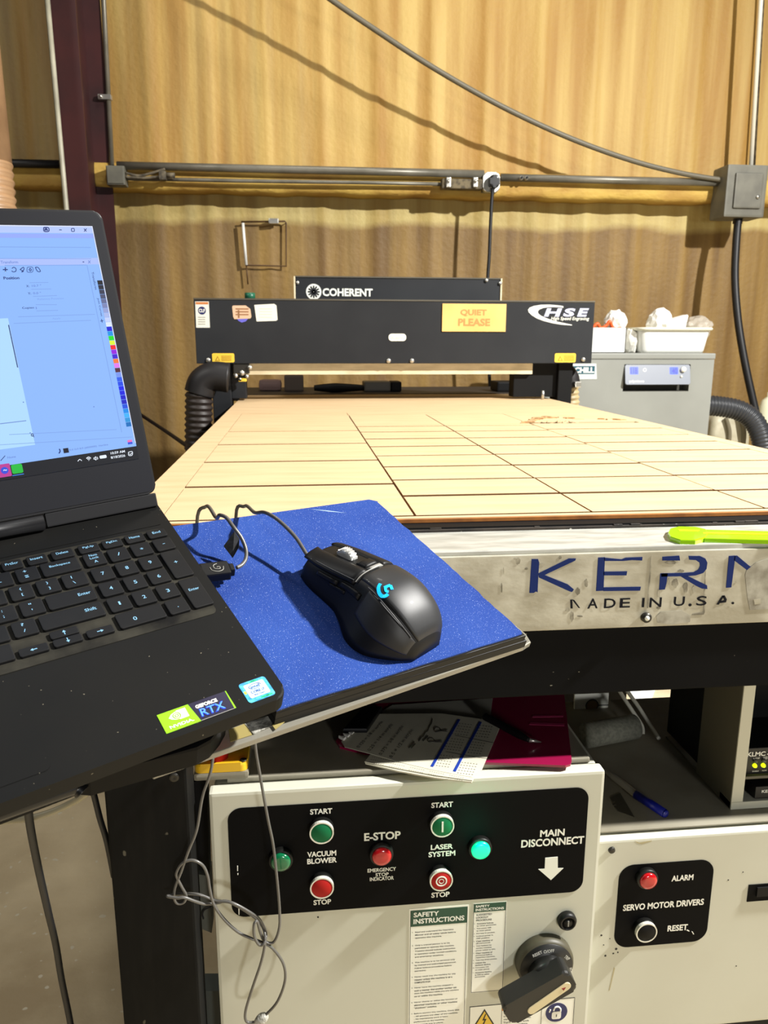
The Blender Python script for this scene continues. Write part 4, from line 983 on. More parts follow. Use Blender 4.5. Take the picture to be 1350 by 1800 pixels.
b.prism([(lq[0]-.0006, lq[1]-.007), (lq[0]+.0006, lq[1]-.007), (lq[0]+.0006, lq[1]-.003), (lq[0]-.0006, lq[1]-.003)], 0, .0011, M_lk, FP(yc))
lab(b.build('hazard_label', door), 'electrical hazard label with a yellow triangle and a padlock symbol')
# rotary main disconnect
sw = at(962, 1700, 1, yc-.012); sx, sz = sw[0], sw[2]
M_dial = mat('dial_black', (22, 22, 20), .45); M_dialr = mat('dial_rim', (70, 66, 50), .5)
def dz_(x, y, d): 
    p = at(880+x*.13333, 1640+y*.13333, 1, yc-d); return (p[0], p[2])
ctr = dz_(595, 420, .012); Rr = (dz_(960, 420, .012)[0]-dz_(230, 420, .012)[0])/2
F2 = FP(yc) @ T3(ctr[0], ctr[1], 0)
sw_ = MB().lathe([(Rr*1.02, .0005), (Rr*1.02, .010), (Rr*.98, .014), (Rr*.9, .016), (.001, .016)], M_dialr, F2, 44).lathe([(Rr*.93, .015), (Rr*.93, .0165), (.001, .0165)], M_dial, F2, 44).build('disconnect_switch', cc)
lab(sw_, 'black rotary main disconnect switch')
b = MB()
for s_, x, y, wpx, hpx, rot in (('RESET', 486, 277, 130, 42, .42), ('O/OFF', 638, 240, 140, 42, .05), ('TRIP', 876, 328, 80, 40, -.75), ('I/ON', 930, 495, 85, 30, -1.4)):
    p = dz_(x, y, .017); W2 = (dz_(x+wpx/2, y, .017)[0]-dz_(x-wpx/2, y, .017)[0]); H2 = dz_(x, y-hpx/2, .017)[1]-dz_(x, y+hpx/2, .017)[1]
    b.text(s_, p[0]-W2/2, p[0]+W2/2, p[1]-H2/2, p[1]+H2/2, M_white, FP(yc), .0170, .02, 0, 0, rot)
b.build('lettering', sw_)
c2 = dz_(640, 590, .026); R2 = (dz_(900, 540, .026)[0]-dz_(390, 540, .026)[0])/2
MB().lathe([(R2, .016), (R2*.98, .026), (R2*.90, .032), (R2*.6, .033), (.001, .033)], mat('hub_black', (30, 30, 28), .35), FP(yc) @ T3(c2[0], c2[1], 0), 40).build('hub', sw_)
hd = .052
ha = dz_(190, 1050, hd); hb = dz_(850, 680, hd)
ang = math.atan2(hb[1]-ha[1], hb[0]-ha[0]); ln_ = math.hypot(hb[0]-ha[0], hb[1]-ha[1]); hm = ((ha[0]+hb[0])/2, (ha[1]+hb[1])/2)
F3 = FP(yc) @ T3(hm[0], hm[1], 0) @ Matrix.Rotation(ang, 4, 'Z')
hw3 = .0165
hnd = MB().prism(rrect(-ln_/2-.012, ln_/2+.012, -hw3, hw3, .008), .026, hd, M_dial, F3, bev=.004).build('handle', sw_)
ia = dz_(405, 1030, hd+.001); ib = dz_(880, 700, hd+.001); ang2 = math.atan2(ib[1]-ia[1], ib[0]-ia[0]); l2 = math.hypot(ib[0]-ia[0], ib[1]-ia[1])
F4 = FP(yc) @ T3((ia[0]+ib[0])/2, (ia[1]+ib[1])/2, 0) @ Matrix.Rotation(ang2, 4, 'Z')
b = MB().prism(rrect(-l2/2-.0045, l2/2+.0045, -.0052, .0052, .005), hd-.002, hd+.0012, mat('cream_inlay', (226, 212, 170), .5), F4, bev=.0006)
b.prism([(l2/2-.0075, -.0022), (l2/2-.0075, .0022), (l2/2-.0025, 0)], hd, hd+.0016, mat('dark_red', (140, 24, 16), .5), F4 )
lab(b.build('inlay', sw_), 'cream inlay strip with a red arrow')
q = fxz(559, 1612, yc); MB().cyl((q[0], yc, q[1]), (q[0], yc-.0005, q[1]), .0011, M_lk).build('speck', door)

# ================================================================ driver cabinet (right)
YD = YCB+.014
a = fxz(1062, 1470, YD); zd = fxz(1100, 1472, YD)[1]
dx0 = cx1+.002; dx1 = 0.925
t = thing('driver_cabinet', 'lower cream cabinet with the servo motor driver panel, right of the button panel cabinet', 'cabinet', ((dx0+dx1)/2, 1.1, 0)); dc = t
zdb = fxz(1350, 1793, YD)[1]
MB().box(dx0, dx1, YD+.02, 1.235, zdb, zd-.0005, M_cab).build('body', t)
dd = MB().box(dx0, dx1, YD, YD+.0195, zdb, zd-.004, M_cab, bev=.003).build('front_plate', t)
MB().box(dx0, dx1, YD+.012, 1.235, zd-.0005, zd+.002, M_cabt, bev=.001).build('top_plate', t)
MB().box(dx0+.01, dx1-.01, YD+.06, 1.21, 0, zdb, M_black).build('plinth', t)
P0 = fxz(1084, 1590, YD); P1 = fxz(1248, 1585, YD); z1_ = fxz(1166, 1516, YD)[1]; z0_ = fxz(1166, 1659, YD)[1]
MB().prism(rrect(P0[0], P1[0], z0_, z1_, .020, 8), 0, .0008, M_panel, FP(YD)).build('legend_plate', dd)
for s_, x0, x1, y0, y1 in (('ALARM', 1180, 1218, 1537, 1547), ('SERVO MOTOR DRIVERS', 1095, 1236, 1584, 1595), ('RESET', 1173, 1208, 1624.5, 1635)):
    MB().ptext(s_, x0, x1, y0, y1, M_white, YD, ZB, .03).build('legend', dd)
b = MB()
for P in ([(1207, 1633), (1211, 1635), (1211, 1636.5), (1206, 1634.5)], [(1215, 1636), (1217, 1637), (1219.5, 1641), (1218, 1641.5)]): b.prism([fxz(*p, YD) for p in P], 0, ZB, M_white, FP(YD))
lab(b.build('scratch', dd), 'small white nick by the RESET word')
button(1141.5, 1551, 'lamp', M_redl, 'pilot_lamp', 'red ALARM lamp', dc, YD, .0145, .0125)
button(1137, 1640.5, 'push', mat('black_button', (8, 8, 8), .6, spec=.15), 'push_button', 'black RESET button with a white ring', dc, YD)
q = fxz(1075, 1494, YD); MB().lathe([(.0048, 0), (.0044, .0018), (.002, .0026), (.0005, .0027)], M_dk, FP(YD) @ T3(*q, 0), 16).build('screw', dd)
P0 = fxz(1314, 1570, YD); P1 = fxz(1420, 1566, YD); z1_ = fxz(1332, 1554, YD)[1]; z0_ = fxz(1332, 1583, YD)[1]
MB().prism([(P0[0], z0_), (P1[0], z0_), (P1[0], z1_), (P0[0], z1_)], 0, .001, M_panel, FP(YD)).prism([(P0[0]+.012, z0_+.008), (P1[0], z0_+.008), (P1[0], z1_-.004), (P0[0]+.012, z1_-.004)], 0, .003, M_black, FP(YD)).build('slot', dd)
b = MB(); rnd = random.Random(2)
for cx_, cy_, r_ in ((1057, 1644, .0012), (1061, 1661, .0008), (1083, 1668, .0014), (1064, 1680, .0013), (1078, 1676, .0011), (1086, 1674, .0010), (1072, 1650, .0007), (1280, 1547, .0009), (1294, 1698, .0008), (1306, 1533, .0008)):
    q = fxz(cx_, cy_, YD); b.prism([(q[0]+r_*(1+.4*rnd.random())*math.cos(k), q[1]+r_*(1+.4*rnd.random())*math.sin(k)) for k in [i*.7 for i in range(9)]], 0, .0002, M_lk, FP(YD))
for P in ([(1116, 1478), (1124, 1481), (1146, 1477), (1145, 1479), (1128, 1484), (1120, 1482)], [(1079, 1700), (1081, 1702), (1072, 1740), (1070, 1742)]):
    b.prism([fxz(*p, YD) for p in P], 0, .0002, mat('yellow_scratch', (176, 166, 130), .7), FP(YD))
lab(b.build('scuff', dd), 'small dark chips and scratches')
ZD = zd+.002

# ================================================================ things on the control cabinet
def pz(P, z): return [fxy(x, y, z) for x, y in P]
M_crim = mat('crimson_acrylic', (138, 18, 62), .25, coat=.4)
z1 = ztp
t = thing('clipboard', 'crimson clipboard lying under the notepad on the control cabinet', 'clipboard', (*fxy(850, 1300, z1), z1))
MB().prism(pz([(590, 1302), (597, 1312), (640, 1323), (853, 1340), (994, 1345.5), (1003, 1343), (1005, 1336), (990, 1205), (985, 1196), (660, 1222)], z1+.003), z1, z1+.003, M_crim).build('board', t)
a = fxy(612, 1284, z1+.003); b_ = fxy(655, 1250, z1+.003)
MB().prism(pz([(603, 1290), (645, 1290), (672, 1250), (640, 1248)], z1+.006), z1+.003, z1+.014, M_blkg, bev=.003).build('clip', t)
c = fxy(985, 1270, z1+.003)
MB().prism(pz([(936, 1258), (990, 1257), (990, 1260), (936, 1261)], z1+.003), z1+.003, z1+.0034, mat('crimson_reflection', (176, 48, 96), .3)).prism(pz([(932, 1270), (992, 1272), (992, 1276), (930, 1274)], z1+.003), z1+.003, z1+.0034, mat('crimson_reflection', (176, 48, 96), .3)).build('painted_reflection', t)  # reflections painted as lighter strips on the clipboard
z2 = z1+.0032
M_gpap = mat('grey_paper', (176, 174, 162), .7)
tag(MB().prism(pz([(662, 1256), (690, 1240), (866, 1228), (861, 1268), (776, 1262)], z2), z2, z2+.0008, M_gpap).build('paper_sheet', mw=T3(*fxy(800, 1250, z2), z2)), 'plain grey paper sheet between the notepad and the crimson clipboard', 'paper')
z3 = z2+.001
M_note = mat('notepad_paper', (208, 204, 184), .7, rgb2=(196, 192, 172), scale=20)
# calendar booklet below
t = thing('calendar_booklet', 'pale calendar booklet sticking out under the front of the notepad page', 'booklet', (*fxy(740, 1345, z1), z1))
Q = pz([(655, 1322), (641, 1340), (700, 1352), (765, 1364), (830, 1373), (842, 1352), (760, 1330)], z3+.002)
MB().prism(pz([(655, 1322), (642, 1343), (700, 1357), (765, 1369), (829, 1376.5), (842, 1352), (760, 1330)], z3), z3-.0002, z3+.0016, M_note).build('back_page', t)
bp = MB().prism(Q, z3+.0018, z3+.003, M_note).build('front_page', t)
b = MB(); rnd = random.Random(8)
for i in range(44):
    u = i/43; x = 655+u*165; y = 1331+u*33
    for j in range(4):
        if (i % 9) in (7, 8): continue
        q = fxy(x-j*2.2+2, y-8+j*4.6+3, z3+.003)
        b.prism([(q[0]-.0007, q[1]-.0003), (q[0]+.0007, q[1]-.0003), (q[0]+.0007, q[1]+.0003), (q[0]-.0007, q[1]+.0003)], z3+.003, z3+.0031, M_lk)
b.build('date_print', bp)
# notepad page
zn = z3+.0034
t = thing('notepad', 'torn notepad page with handwriting and two blue lines on the control cabinet', 'notepad', (*fxy(740, 1310, z1), z1))
P = [(600, 1303), (606, 1313), (648, 1324), (712, 1342), (764, 1354), (830, 1366), (847, 1353), (881, 1273), (868, 1267), (776, 1254), (662, 1255), (650, 1264)]
page = MB().prism(pz(P, zn), zn-.0006, zn, M_note).build('page', t)
b = MB(); e0 = np.array(fxy(601, 1302, zn)); e1 = np.array(fxy(662, 1256, zn)); n_ = 9; dv = (e1-e0)/n_; nv = np.array([-dv[1], dv[0]]); nv = nv/np.linalg.norm(nv)
for i in range(n_):
    p = e0+dv*(i+.1); q = e0+dv*(i+.75); tp_ = (p+q)/2+nv*.010*(0.7+.5*rnd.random())
    b.prism([tuple(p-nv*.002), tuple(q-nv*.002), tuple(tp_)], zn-.0005, zn+.0005+.003*rnd.random(), M_tiss)
b.build('torn_edge', t)
M_hand = mat('pencil', (50, 48, 44), .7)
def zn4(x, y): return (560+x*.3852, 1200+y*.3852)
def hand(b, s, p, q, h, wob=.0005):
    a = np.array(fxy(*zn4(*p), zn)); c = np.array(fxy(*zn4(*q), zn)); d = c-a; l = np.linalg.norm(d); d /= l; n = np.array([-d[1], d[0]])
    F_ = frame((a[0], a[1], zn), (d[0], d[1], 0), (n[0], n[1], 0), (0, 0, 1)); b.text(s, 0, l, 0, h, M_hand, F_, .00025, .0, 0, .25)
b = MB()
hand(b, '0.125 = 1/8 in acrylic', (190, 300), (300, 180), .0062); hand(b, '0.25 = 1/4 in acrylic', (240, 314), (346, 192), .0062)
hand(b, '0.375 = 3/8 in acrylic', (292, 332), (394, 200), .0062); hand(b, '0.5 = 1/2 in acrylic', (340, 344), (438, 216), .0062)
def scrib(b, P, r=.0004): b.tube([(*fxy(*zn4(*p), zn), zn+.0004) for p in P], r, M_hand, 5)
scrib(b, [(412, 300), (420, 290), (428, 282), (436, 270)]); scrib(b, [(424, 300), (432, 292), (442, 280)])
scrib(b, [(458, 268), (470, 250), (478, 246), (490, 226), (498, 222), (508, 200), (516, 186), (520, 166)]); scrib(b, [(478, 268), (486, 258), (492, 254), (500, 244)])
scrib(b, [(588, 216), (560, 220), (552, 208), (535, 206), (528, 216), (534, 226), (550, 224), (562, 222), (588, 224)]); scrib(b, [(564, 266), (534, 268), (522, 256), (504, 256), (498, 266), (506, 272), (522, 270), (536, 272), (564, 272)])
b.build('handwriting', page)
b = MB(); M_bl = mat('blue_tape_line', (24, 56, 150), .5)
for p, q in (((641, 168), (516, 384)), ((739, 180), (619, 406))):
    a = np.array(fxy(*zn4(*p), zn)); c = np.array(fxy(*zn4(*q), zn)); d = (c-a)/np.linalg.norm(c-a); n = np.array([-d[1], d[0]])*.0018
    b.prism([tuple(a-n), tuple(c-n), tuple(c+n), tuple(a+n)], zn, zn+.0004, M_bl)
b.build('blue_line', page)
b = MB()
for bx, by in ((675, 210), (770, 220), (640, 280), (735, 295), (590, 355), (700, 390)):
    for i in range(6):
        for j in range(5):
            x = bx-44+i*13-j*5; y = by-26+i*1.6+j*12
            q = fxy(*zn4(x, y), zn); s = .0008
            b.prism([(q[0]-s, q[1]-s*.6), (q[0]+s, q[1]-s*.6), (q[0]+s, q[1]+s*.6), (q[0]-s, q[1]+s*.6)], zn, zn+.0002, M_lk)
for p, q in (((622, 240), (800, 275)), ((580, 315), (780, 350))):
    a = np.array(fxy(*zn4(*p), zn)); c = np.array(fxy(*zn4(*q), zn)); d = (c-a)/np.linalg.norm(c-a); n = np.array([-d[1], d[0]])*.0003
    b.prism([tuple(a-n), tuple(c-n), tuple(c+n), tuple(a+n)], zn, zn+.0002, M_lk)
b.build('date_print', page)
# black pen
zp_ = zn+.0045
a = at(872, 1270, 2, zp_); b_ = at(930, 1301, 2, zp_); c_ = at(951, 1304.5, 2, z1+.006)
t = thing('pen', 'black pen with a pale tip lying across the notepad and the crimson clipboard', 'pen', tuple(b_))
a2 = a+(a-b_)*.35
MB().tube([tuple(a2), tuple(a), tuple((a+b_)/2), tuple(b_)], .0052, M_black, 14, rad=lambda u: .0052 if u < .8 else .0052-.004*(u-.8)/.2*.55).build('barrel', t)
MB().cyl(tuple(b_), tuple(c_), .0030, M_steel, .0008, 12).build('tip', t)
# emergency stop station at the back left of the cabinet top
t = thing('emergency_stop', 'yellow emergency stop station with a red button at the left of the control cabinet top', 'emergency stop', (*fxy(395, 1330, z1), z1))
qz = z1+.022
F5 = T3(*fxy(392, 1318, qz), 0)
MB().box(-.033, .033, -.033, .033, z1, qz-.012, M_cabt, F5, bev=.004).build('base_box', t)
b = MB().prism(rrect(-.032, .032, -.032, .032, .008), qz-.012, qz, mat('yellow_plastic', (226, 178, 28), .45), F5, bev=.004)
b.build('yellow_cover', t)
for sx_ in (-.027, .027):
    for sy_ in (-.027, .027): MB().lathe([(.0042, qz), (.0042, qz+.001), (.002, qz+.0012), (.0005, qz+.0002)], M_dk, F5 @ T3(sx_, sy_, 0), 14).build('screw', t)
MB().lathe([(.012, qz), (.012, qz+.012), (.0205, qz+.014), (.0215, qz+.019), (.018, qz+.024), (.0005, qz+.027)], M_red, F5 @ T3(-.004, -.017, 0), 32).build('mushroom_button', t)

# ================================================================ things on the driver cabinet
M_blade = mat('blade_steel', (84, 80, 68), .4, .5)
tag(MB().prism(pz([(1073, 1403), (1090, 1394.5), (1115, 1437), (1085, 1426), (1079, 1418), (1084, 1416.5), (1082, 1414.5), (1078, 1415.5), (1077, 1413), (1081, 1411.5), (1080, 1409.5), (1076, 1410)], ZD), ZD, ZD+.0009, M_blade).build('utility_blade', mw=T3(*fxy(1090, 1415, ZD), ZD)), 'grey utility knife blade lying in front of the blue capped marker', 'blade')
zk = ZD+.0065
a = np.array(at(1062, 1353, 2, zk)); m_ = np.array(at(1121, 1399, 2, zk)); c = np.array(at(1169, 1430, 2, zk))
t = thing('marker', 'clear marker with a dark blue cap lying on the lower driver cabinet', 'marker', tuple(m_))
MB().tube([tuple(a), tuple((a*.7+m_*.3)), tuple((a+m_)/2), tuple(m_)], .0052, mat('clear_barrel', (178, 172, 156), .2, trans=.5), 14, rad=lambda u: .0032+.002*min(1, u*3)).build('barrel', t)
MB().cyl(tuple(m_-(m_-a)*.05), tuple(c), .0064, mat('blue_cap', (16, 26, 132), .35), .0060, 18).lathe([(.0060, 0), (.0048, .002), (.0005, .0026)], mat('blue_cap', (16, 26, 132), .35), frame(c, *[list(v) for v in (lambda Z: (Z.orthogonal().normalized(), Z.cross(Z.orthogonal().normalized()), Z))(Vector(c-a).normalized())]), 18).build('cap', t)
M_foamt = mat('grey_foam_tube', (134, 134, 120), .8, rgb2=(112, 112, 100), scale=200)
zr = ZD+.0205
a = np.array(at(1030, 1293, 2, zr)); c = np.array(at(1116, 1277, 2, zr)); a[0] = max(a[0], cx1+.012)
tag(MB().cyl(tuple(a), tuple(c), .0198, M_foamt, n=28).build('foam_tube', mw=T3(*a)), 'grey foam pipe sleeve lying on the driver cabinet beside the crimson clipboard', 'pipe sleeve')
yw_ = 1.21
b = MB(); b.prism([fxz(*p, yw_) for p in [(1009, 1219), (1069, 1216.5), (1067, 1255), (1008, 1258)]], 0, .004, M_lab, FP(yw_), bev=.0008)
q = fxz(1039, 1238, yw_); b.prism(disc(q[0], q[1], .0105), 0, .0044, mat('brown_hole', (150, 124, 88), .8), FP(yw_)); b.ring(q[0], q[1], .0118, .0105, 0, .0048, M_lk, FP(yw_), 28)
b.prism([fxz(*p, yw_) for p in [(1049, 1237.2), (1068, 1236.6), (1068, 1238), (1049, 1238.6)]], 0, .0044, M_lk, FP(yw_))
zz0 = fxz(1040, 1258, yw_)[1]
if zz0 > ZD+.0005: b.box(q[0]-.02, q[0]+.02, yw_+.001, yw_+.004, ZD, zz0+.004, M_lab)
tag(b.build('punched_card', mw=T3(q[0], yw_, ZD)), 'white square card with a round brown hole standing behind the foam pipe sleeve', 'card')
M_wire = mat('white_wire', (190, 188, 174), .5)
for i, P in enumerate(([(1080, 1200, .66), (1096, 1226, .60), (1112, 1250, .57), (1128, 1275, .548), (1130, 1290, .537)], [(1092, 1200, .66), (1108, 1222, .61), (1124, 1245, .57), (1140, 1270, .545), (1158, 1298, .537)])):
    pts = [tuple(at(x, y, 2, z)) for x, y, z in P]
    tag(MB().tube(pts, .0032, M_wire).build('wire'), ('pale wire hanging down behind the foam pipe sleeve, the shorter one', 'pale wire hanging down onto the driver cabinet, the longer one')[i], 'wire', 'pale wires under the table')
for i, (P, l) in enumerate((([(1100, 1212), (1152, 1210), (1138, 1246), (1120, 1236)], 'white patch added as bright light on the floor under the table beside the pale wires'), ([(1150, 1253), (1168, 1252), (1186, 1267), (1160, 1270)], 'small white patch added as bright light on the floor under the table'))):
    tag(MB().prism(pz(P, .004), .0005, .004, mat('floor_light', (240, 240, 232), .6)).build('floor_light_patch', mw=T3(*fxy(*P[0], .004), 0)), l, 'light patch')  # white polygons added to stand for bright light on the floor beyond
# electronics rack
a = at(1284, 1424, 2, ZD); yr = a[1]; rx = a[0]
M_rack = mat('rack_grey', (104, 100, 84), .55, rgb2=(94, 90, 75), scale=5); M_rackw = mat('rack_edge', (206, 204, 184), .5)
ztop = zb-.004
t = thing('equipment_rack', 'grey steel equipment rack with a white front edge on the driver cabinet', 'rack', (rx+.15, yr+.15, ZD))
rx1 = dx1-.01
MB().box(rx, rx+.0025, yr+.002, yr+.095, ZD+.0003, ztop, M_rack).build('side_panel', t)
MB().box(rx1-.0025, rx1, yr+.002, yr+.095, ZD+.0003, ztop, M_rack).build('side_panel', t)
MB().box(rx+.004, rx1-.004, yr+.096, yr+.20, ZD+.012, ztop, M_black).build('rear_housing', t)
MB().box(rx, rx+.0165, yr, yr+.002, ZD+.012, ztop, M_rackw).build('front_edge', t)
MB().box(rx1-.0165, rx1, yr, yr+.002, ZD+.012, ztop, M_rackw).build('front_edge', t)
MB().box(rx, rx1, yr, yr+.03, ZD+.0003, ZD+.0115, M_rackw, bev=.001).box(rx+.003, rx1-.003, yr+.03, yr+.20, ZD+.0003, ZD+.003, M_rack).build('base', t)
M_unit = mat('unit_black', (15, 15, 16), .5); M_ledy = mat('yellow_led', (214, 240, 20), .4, emit=1.6); M_ledo = mat('led_off', (96, 98, 84), .4)
yu = yr+.012
kx0 = rx+.0028; kz0 = fxz(1330, 1361, yu)[1]; kz1 = fxz(1330, 1315, yu)[1]
ku = thing('motion_controller', 'black rack unit lettered KLMC with two yellow lights', 'controller', (kx0+.1, yu+.1, kz0))
MB().box(kx0, rx1-.003, yu, yu+.083, kz0, kz1, M_unit, bev=.001).build('case', ku)
MB().box(kx0, rx1-.003, yu-.006, yu-.0002, kz0-.003, kz0+.001, M_rack).build('lower_lip', ku)
b = MB(); b.ptext('KLMC', 1313, 1345, 1321, 1329, M_white, yu, .0008, .03); b.ptext('-', 1348, 1354, 1324, 1326, M_white, yu, .0008, .03)
for s_, x0, x1, y0, y1 in (('E-STOP', 1324, 1335, 1331.3, 1333.5), ('LASER', 1341, 1349, 1329.5, 1331.4), ('READY', 1341, 1349, 1332, 1334), ('ENABLE', 1322, 1333, 1354, 1356.2), ('FLOW', 1339, 1347, 1353, 1355)):
    b.ptext(s_, x0, x1, y0, y1, M_white, yu, .0008, .02)
b.build('lettering', ku)
for px, py, m_l in ((1328, 1347, M_ledy), (1343, 1346.5, M_ledy), (1329, 1338.5, M_ledo), (1344, 1338, M_ledo)):
    q = fxz(px, py, yu-.003); MB().lathe([(.0030, 0), (.0030, .002), (.002, .004), (.0003, .0045)], m_l, FP(yu) @ T3(*q, 0), 16).build('indicator', ku)
yv = yr+.004
vz0 = ZD+.0118; vx0 = fxz(1327, 1400, yv)[0]; vz1 = fxz(1335, 1383, yv)[1]
kv = thing('power_unit', 'small black box with a yellow light on the base of the equipment rack', 'power unit', (vx0+.05, yv+.05, vz0))
MB().box(vx0, rx1-.02, yv, yv+.088, vz0, vz1, mat('box_black', (26, 25, 22), .5), bev=.002).build('case', kv)
b = MB(); b.ptext('KERN', 1338.5, 1362, 1387.5, 1392.5, M_white, yv, .0008, .03); b.ptext('POWER', 1336, 1356, 1416.5, 1419, M_white, yv, .0008, .03); b.build('lettering', kv)
q = fxz(1343.5, 1410.5, yv-.002); MB().lathe([(.0026, 0), (.0026, .0015), (.0015, .003), (.0003, .0034)], M_ledy, FP(yv) @ T3(*q, 0), 16).build('indicator', kv)
q = fxz(1331.5, 1411, yv); MB().lathe([(.003, 0), (.003, .001), (.0003, .0012)], M_black, FP(yv) @ T3(*q, 0), 14).build('screw', kv)

# neon acrylic scoop on the ledge
M_neon = mat('neon_acrylic', (176, 240, 20), .15, coat=.5, trans=.15); M_neon2 = mat('neon_edge', (236, 246, 30), .2)
zq = zl
t = thing('acrylic_paddle', 'neon yellow green acrylic paddle lying on the silver ledge at the right', 'paddle', (*fxy(1220, 942, zq), zq))
MB().prism(pz([(1174, 938), (1178, 931), (1192, 927.5), (1222, 928), (1240, 932), (1247, 939), (1240, 947), (1222, 951.5), (1196, 951), (1178, 945)], zq+.004), zq, zq+.006, M_neon, bev=.0015).build('head', t)
MB().prism(pz([(1240, 932.5), (1360, 936), (1440, 937), (1440, 948), (1360, 951), (1238, 948)], zq+.004), zq, zq+.0055, M_neon, bev=.001).build('handle', t)
MB().prism(pz([(1236, 935.5), (1440, 939.5), (1440, 941.5), (1236, 938)], zq+.006), zq+.0052, zq+.0062, M_neon2).build('edge_stripe', t)
MB().prism(pz([(1192, 931), (1230, 932), (1226, 934), (1194, 933.5)], zq+.006), zq+.0058, zq+.0064, M_neon2).build('edge_stripe', t)

# ================================================================ tray, laptop, mouse
RB = np.array([[0.8638445306651387, -0.4817885714473492, 0.14714754249612422], [0.4987683687944362, 0.7769745157025295, -0.384110291763911], [0.07073005817941569, 0.40520411445534704, 0.9114860857404212]])
LT = np.array([-0.0112, 0.4879, 0.9246])
LF = frame(LT, RB[:, 0], RB[:, 1], RB[:, 2])
LIDA = 0.9622
LX = RB[:, 0]; LY = RB @ np.array([0, math.cos(LIDA), math.sin(LIDA)]); LN = np.cross(LX, LY)
LO = LT+RB @ np.array([0, 0.2344, 0.0053])
LIDF = frame(LO, LX, LY, LN)
def lp(x, y, off=0.0): return onf(LF, x, y, off)
ZPAD, ZBD, ZAC = -.0225, -.0255, -.0400
# acrylic tray
M_acr = mat('clear_acrylic', (178, 174, 160), .15, trans=.55, coat=.3)
BR = lp(657, 876, ZPAD); FR = lp(921, 1113, ZPAD)
A1 = lp(936, 1137, ZAC-.005); A0 = lp(497, 1290, ZAC-.005)
dx_, dy_ = A1[0]-A0[0], A1[1]-A0[1]; sl = dy_/dx_
xl = lp(266, 1361, ZAC-.005)[0]
back = 0.008
acr = [(xl, A0[1]+sl*(xl-A0[0])), (A1[0]-.012, A1[1]-sl*.012), (A1[0]-.002, A1[1]+.002), (A1[0]+.001, A1[1]+.012), (BR[0]+.010, BR[1]-.002), (BR[0]-.002, BR[1]+back), (-.12, .246+back), (-.12, .10)]
t = thing('tray', 'clear acrylic tray plate carrying the laptop and the blue mouse pad', 'tray', LF @ T3(0, .12, ZAC))
MB().prism(acr, ZAC-.0055, ZAC, M_acr, LF, bev=.001).build('plate', t)
M_foil = mat('foil_tape', (190, 188, 178), .4, .0, rgb2=(130, 128, 118), scale=60, bump=.6, bscale=90)
M_ytape = mat('yellowed_tape', (150, 136, 82), .4)
tq = [lp(430, 1273, ZAC+.0005), lp(492, 1252, ZAC+.0005), lp(497, 1268, ZAC+.0005), lp(446, 1291, ZAC+.0005)]
MB().prism(tq, ZAC+.0002, ZAC+.0010, M_foil, LF).build('foil_tape', t)
MB().prism([lp(478, 1275, ZAC+.0012), lp(495, 1264, ZAC+.0012), lp(500, 1270, ZAC+.0012), lp(484, 1283, ZAC+.0012)], ZAC+.0012, ZAC+.0018, M_ytape, LF).build('tape_flap', t)
MB().prism([lp(402, 1283, ZAC+.0005), lp(431, 1272, ZAC+.0005), lp(443, 1292, ZAC+.0005), lp(405, 1304, ZAC+.0005)], ZAC+.0002, ZAC+.0007, M_ytape, LF).build('tape', t)
# black boards under the pad
FLp = lp(505, 1243, ZPAD); BLp = (-.002, BR[1]+(BR[1]-lp(312, 924, ZPAD)[1])/(BR[0]-lp(312, 924, ZPAD)[0])*(-.002-BR[0]))
FL = (-.003, FLp[1]-(FR[1]-FLp[1])/(FR[0]-FLp[0])*.0085)
def inset(dx): return [FL, (FR[0]+dx, FR[1]-dx*.3), (BR[0]+dx*.6, BR[1]+dx*.2), BLp]
M_brd = mat('black_board', (11, 11, 12), .5, spec=.25); M_pad = mat('blue_pad', (46, 76, 150), .85, spec=.15, rgb2=(36, 62, 134), scale=10, lo=.35, hi=.65, specks=(176, 190, 230), speck_scale=1400, speck_thr=.70, bump=.2, bscale=900)
tag(MB().prism(inset(.006), ZAC+.0001, ZAC+.0080, M_brd, LF, bev=.0008).build('board', mw=LF @ T3(.1, .1, ZAC)), 'lower black board under the blue mouse pad, directly on the clear tray', 'board', 'boards under the mouse pad')
tag(MB().prism(inset(.003), ZAC+.0082, ZBD-.0001, M_brd, LF, bev=.0008).build('board', mw=LF @ T3(.1, .1, ZAC+.008)), 'upper black board directly under the blue mouse pad', 'board', 'boards under the mouse pad')
e = [FL]
def jag(p, q, n, amp, rnd=random.Random(4)):
    out = []
    for i in range(1, n):
        u = i/n; x = p[0]+(q[0]-p[0])*u; y = p[1]+(q[1]-p[1])*u
        dx, dy = q[0]-p[0], q[1]-p[1]; l = math.hypot(dx, dy); k = amp*(rnd.random()-.6)
        out.append((x+dy/l*k, y-dx/l*k))
    return out
FRc = (FR[0], FR[1]); 
padp = [FL]+jag(FL, FR, 26, .0008)+[(FR[0]-.002, FR[1]+.0002), (FR[0]-.0005, FR[1]+.003)]+jag(FR, BR, 30, .0016)+[(BR[0]+.001, BR[1]-.006), (BR[0]-.006, BR[1])]+[BLp]
t = thing('mouse_pad', 'worn blue speckled mouse pad right of the laptop', 'mouse pad', LF @ T3(.1, .1, ZBD))
MB().prism(padp, ZBD, ZBD+.0016, M_brd, LF).build('rubber_backing', t)
MB().prism(padp, ZBD+.0017, ZPAD, M_pad, LF).build('fabric', t)
s0 = np.array(lp(545, 895, ZPAD)); s1 = np.array(lp(609, 902, ZPAD)); dd_ = (s1-s0)/np.linalg.norm(s1-s0); nn = np.array([-dd_[1], dd_[0]])*.0006
MB().prism([tuple(s0), tuple((s0+s1)/2-nn), tuple(s1), tuple((s0+s1)/2+nn)], ZPAD, ZPAD+.0002, mat('pale_scratch', (170, 196, 226), .6), LF).build('scratch', t)

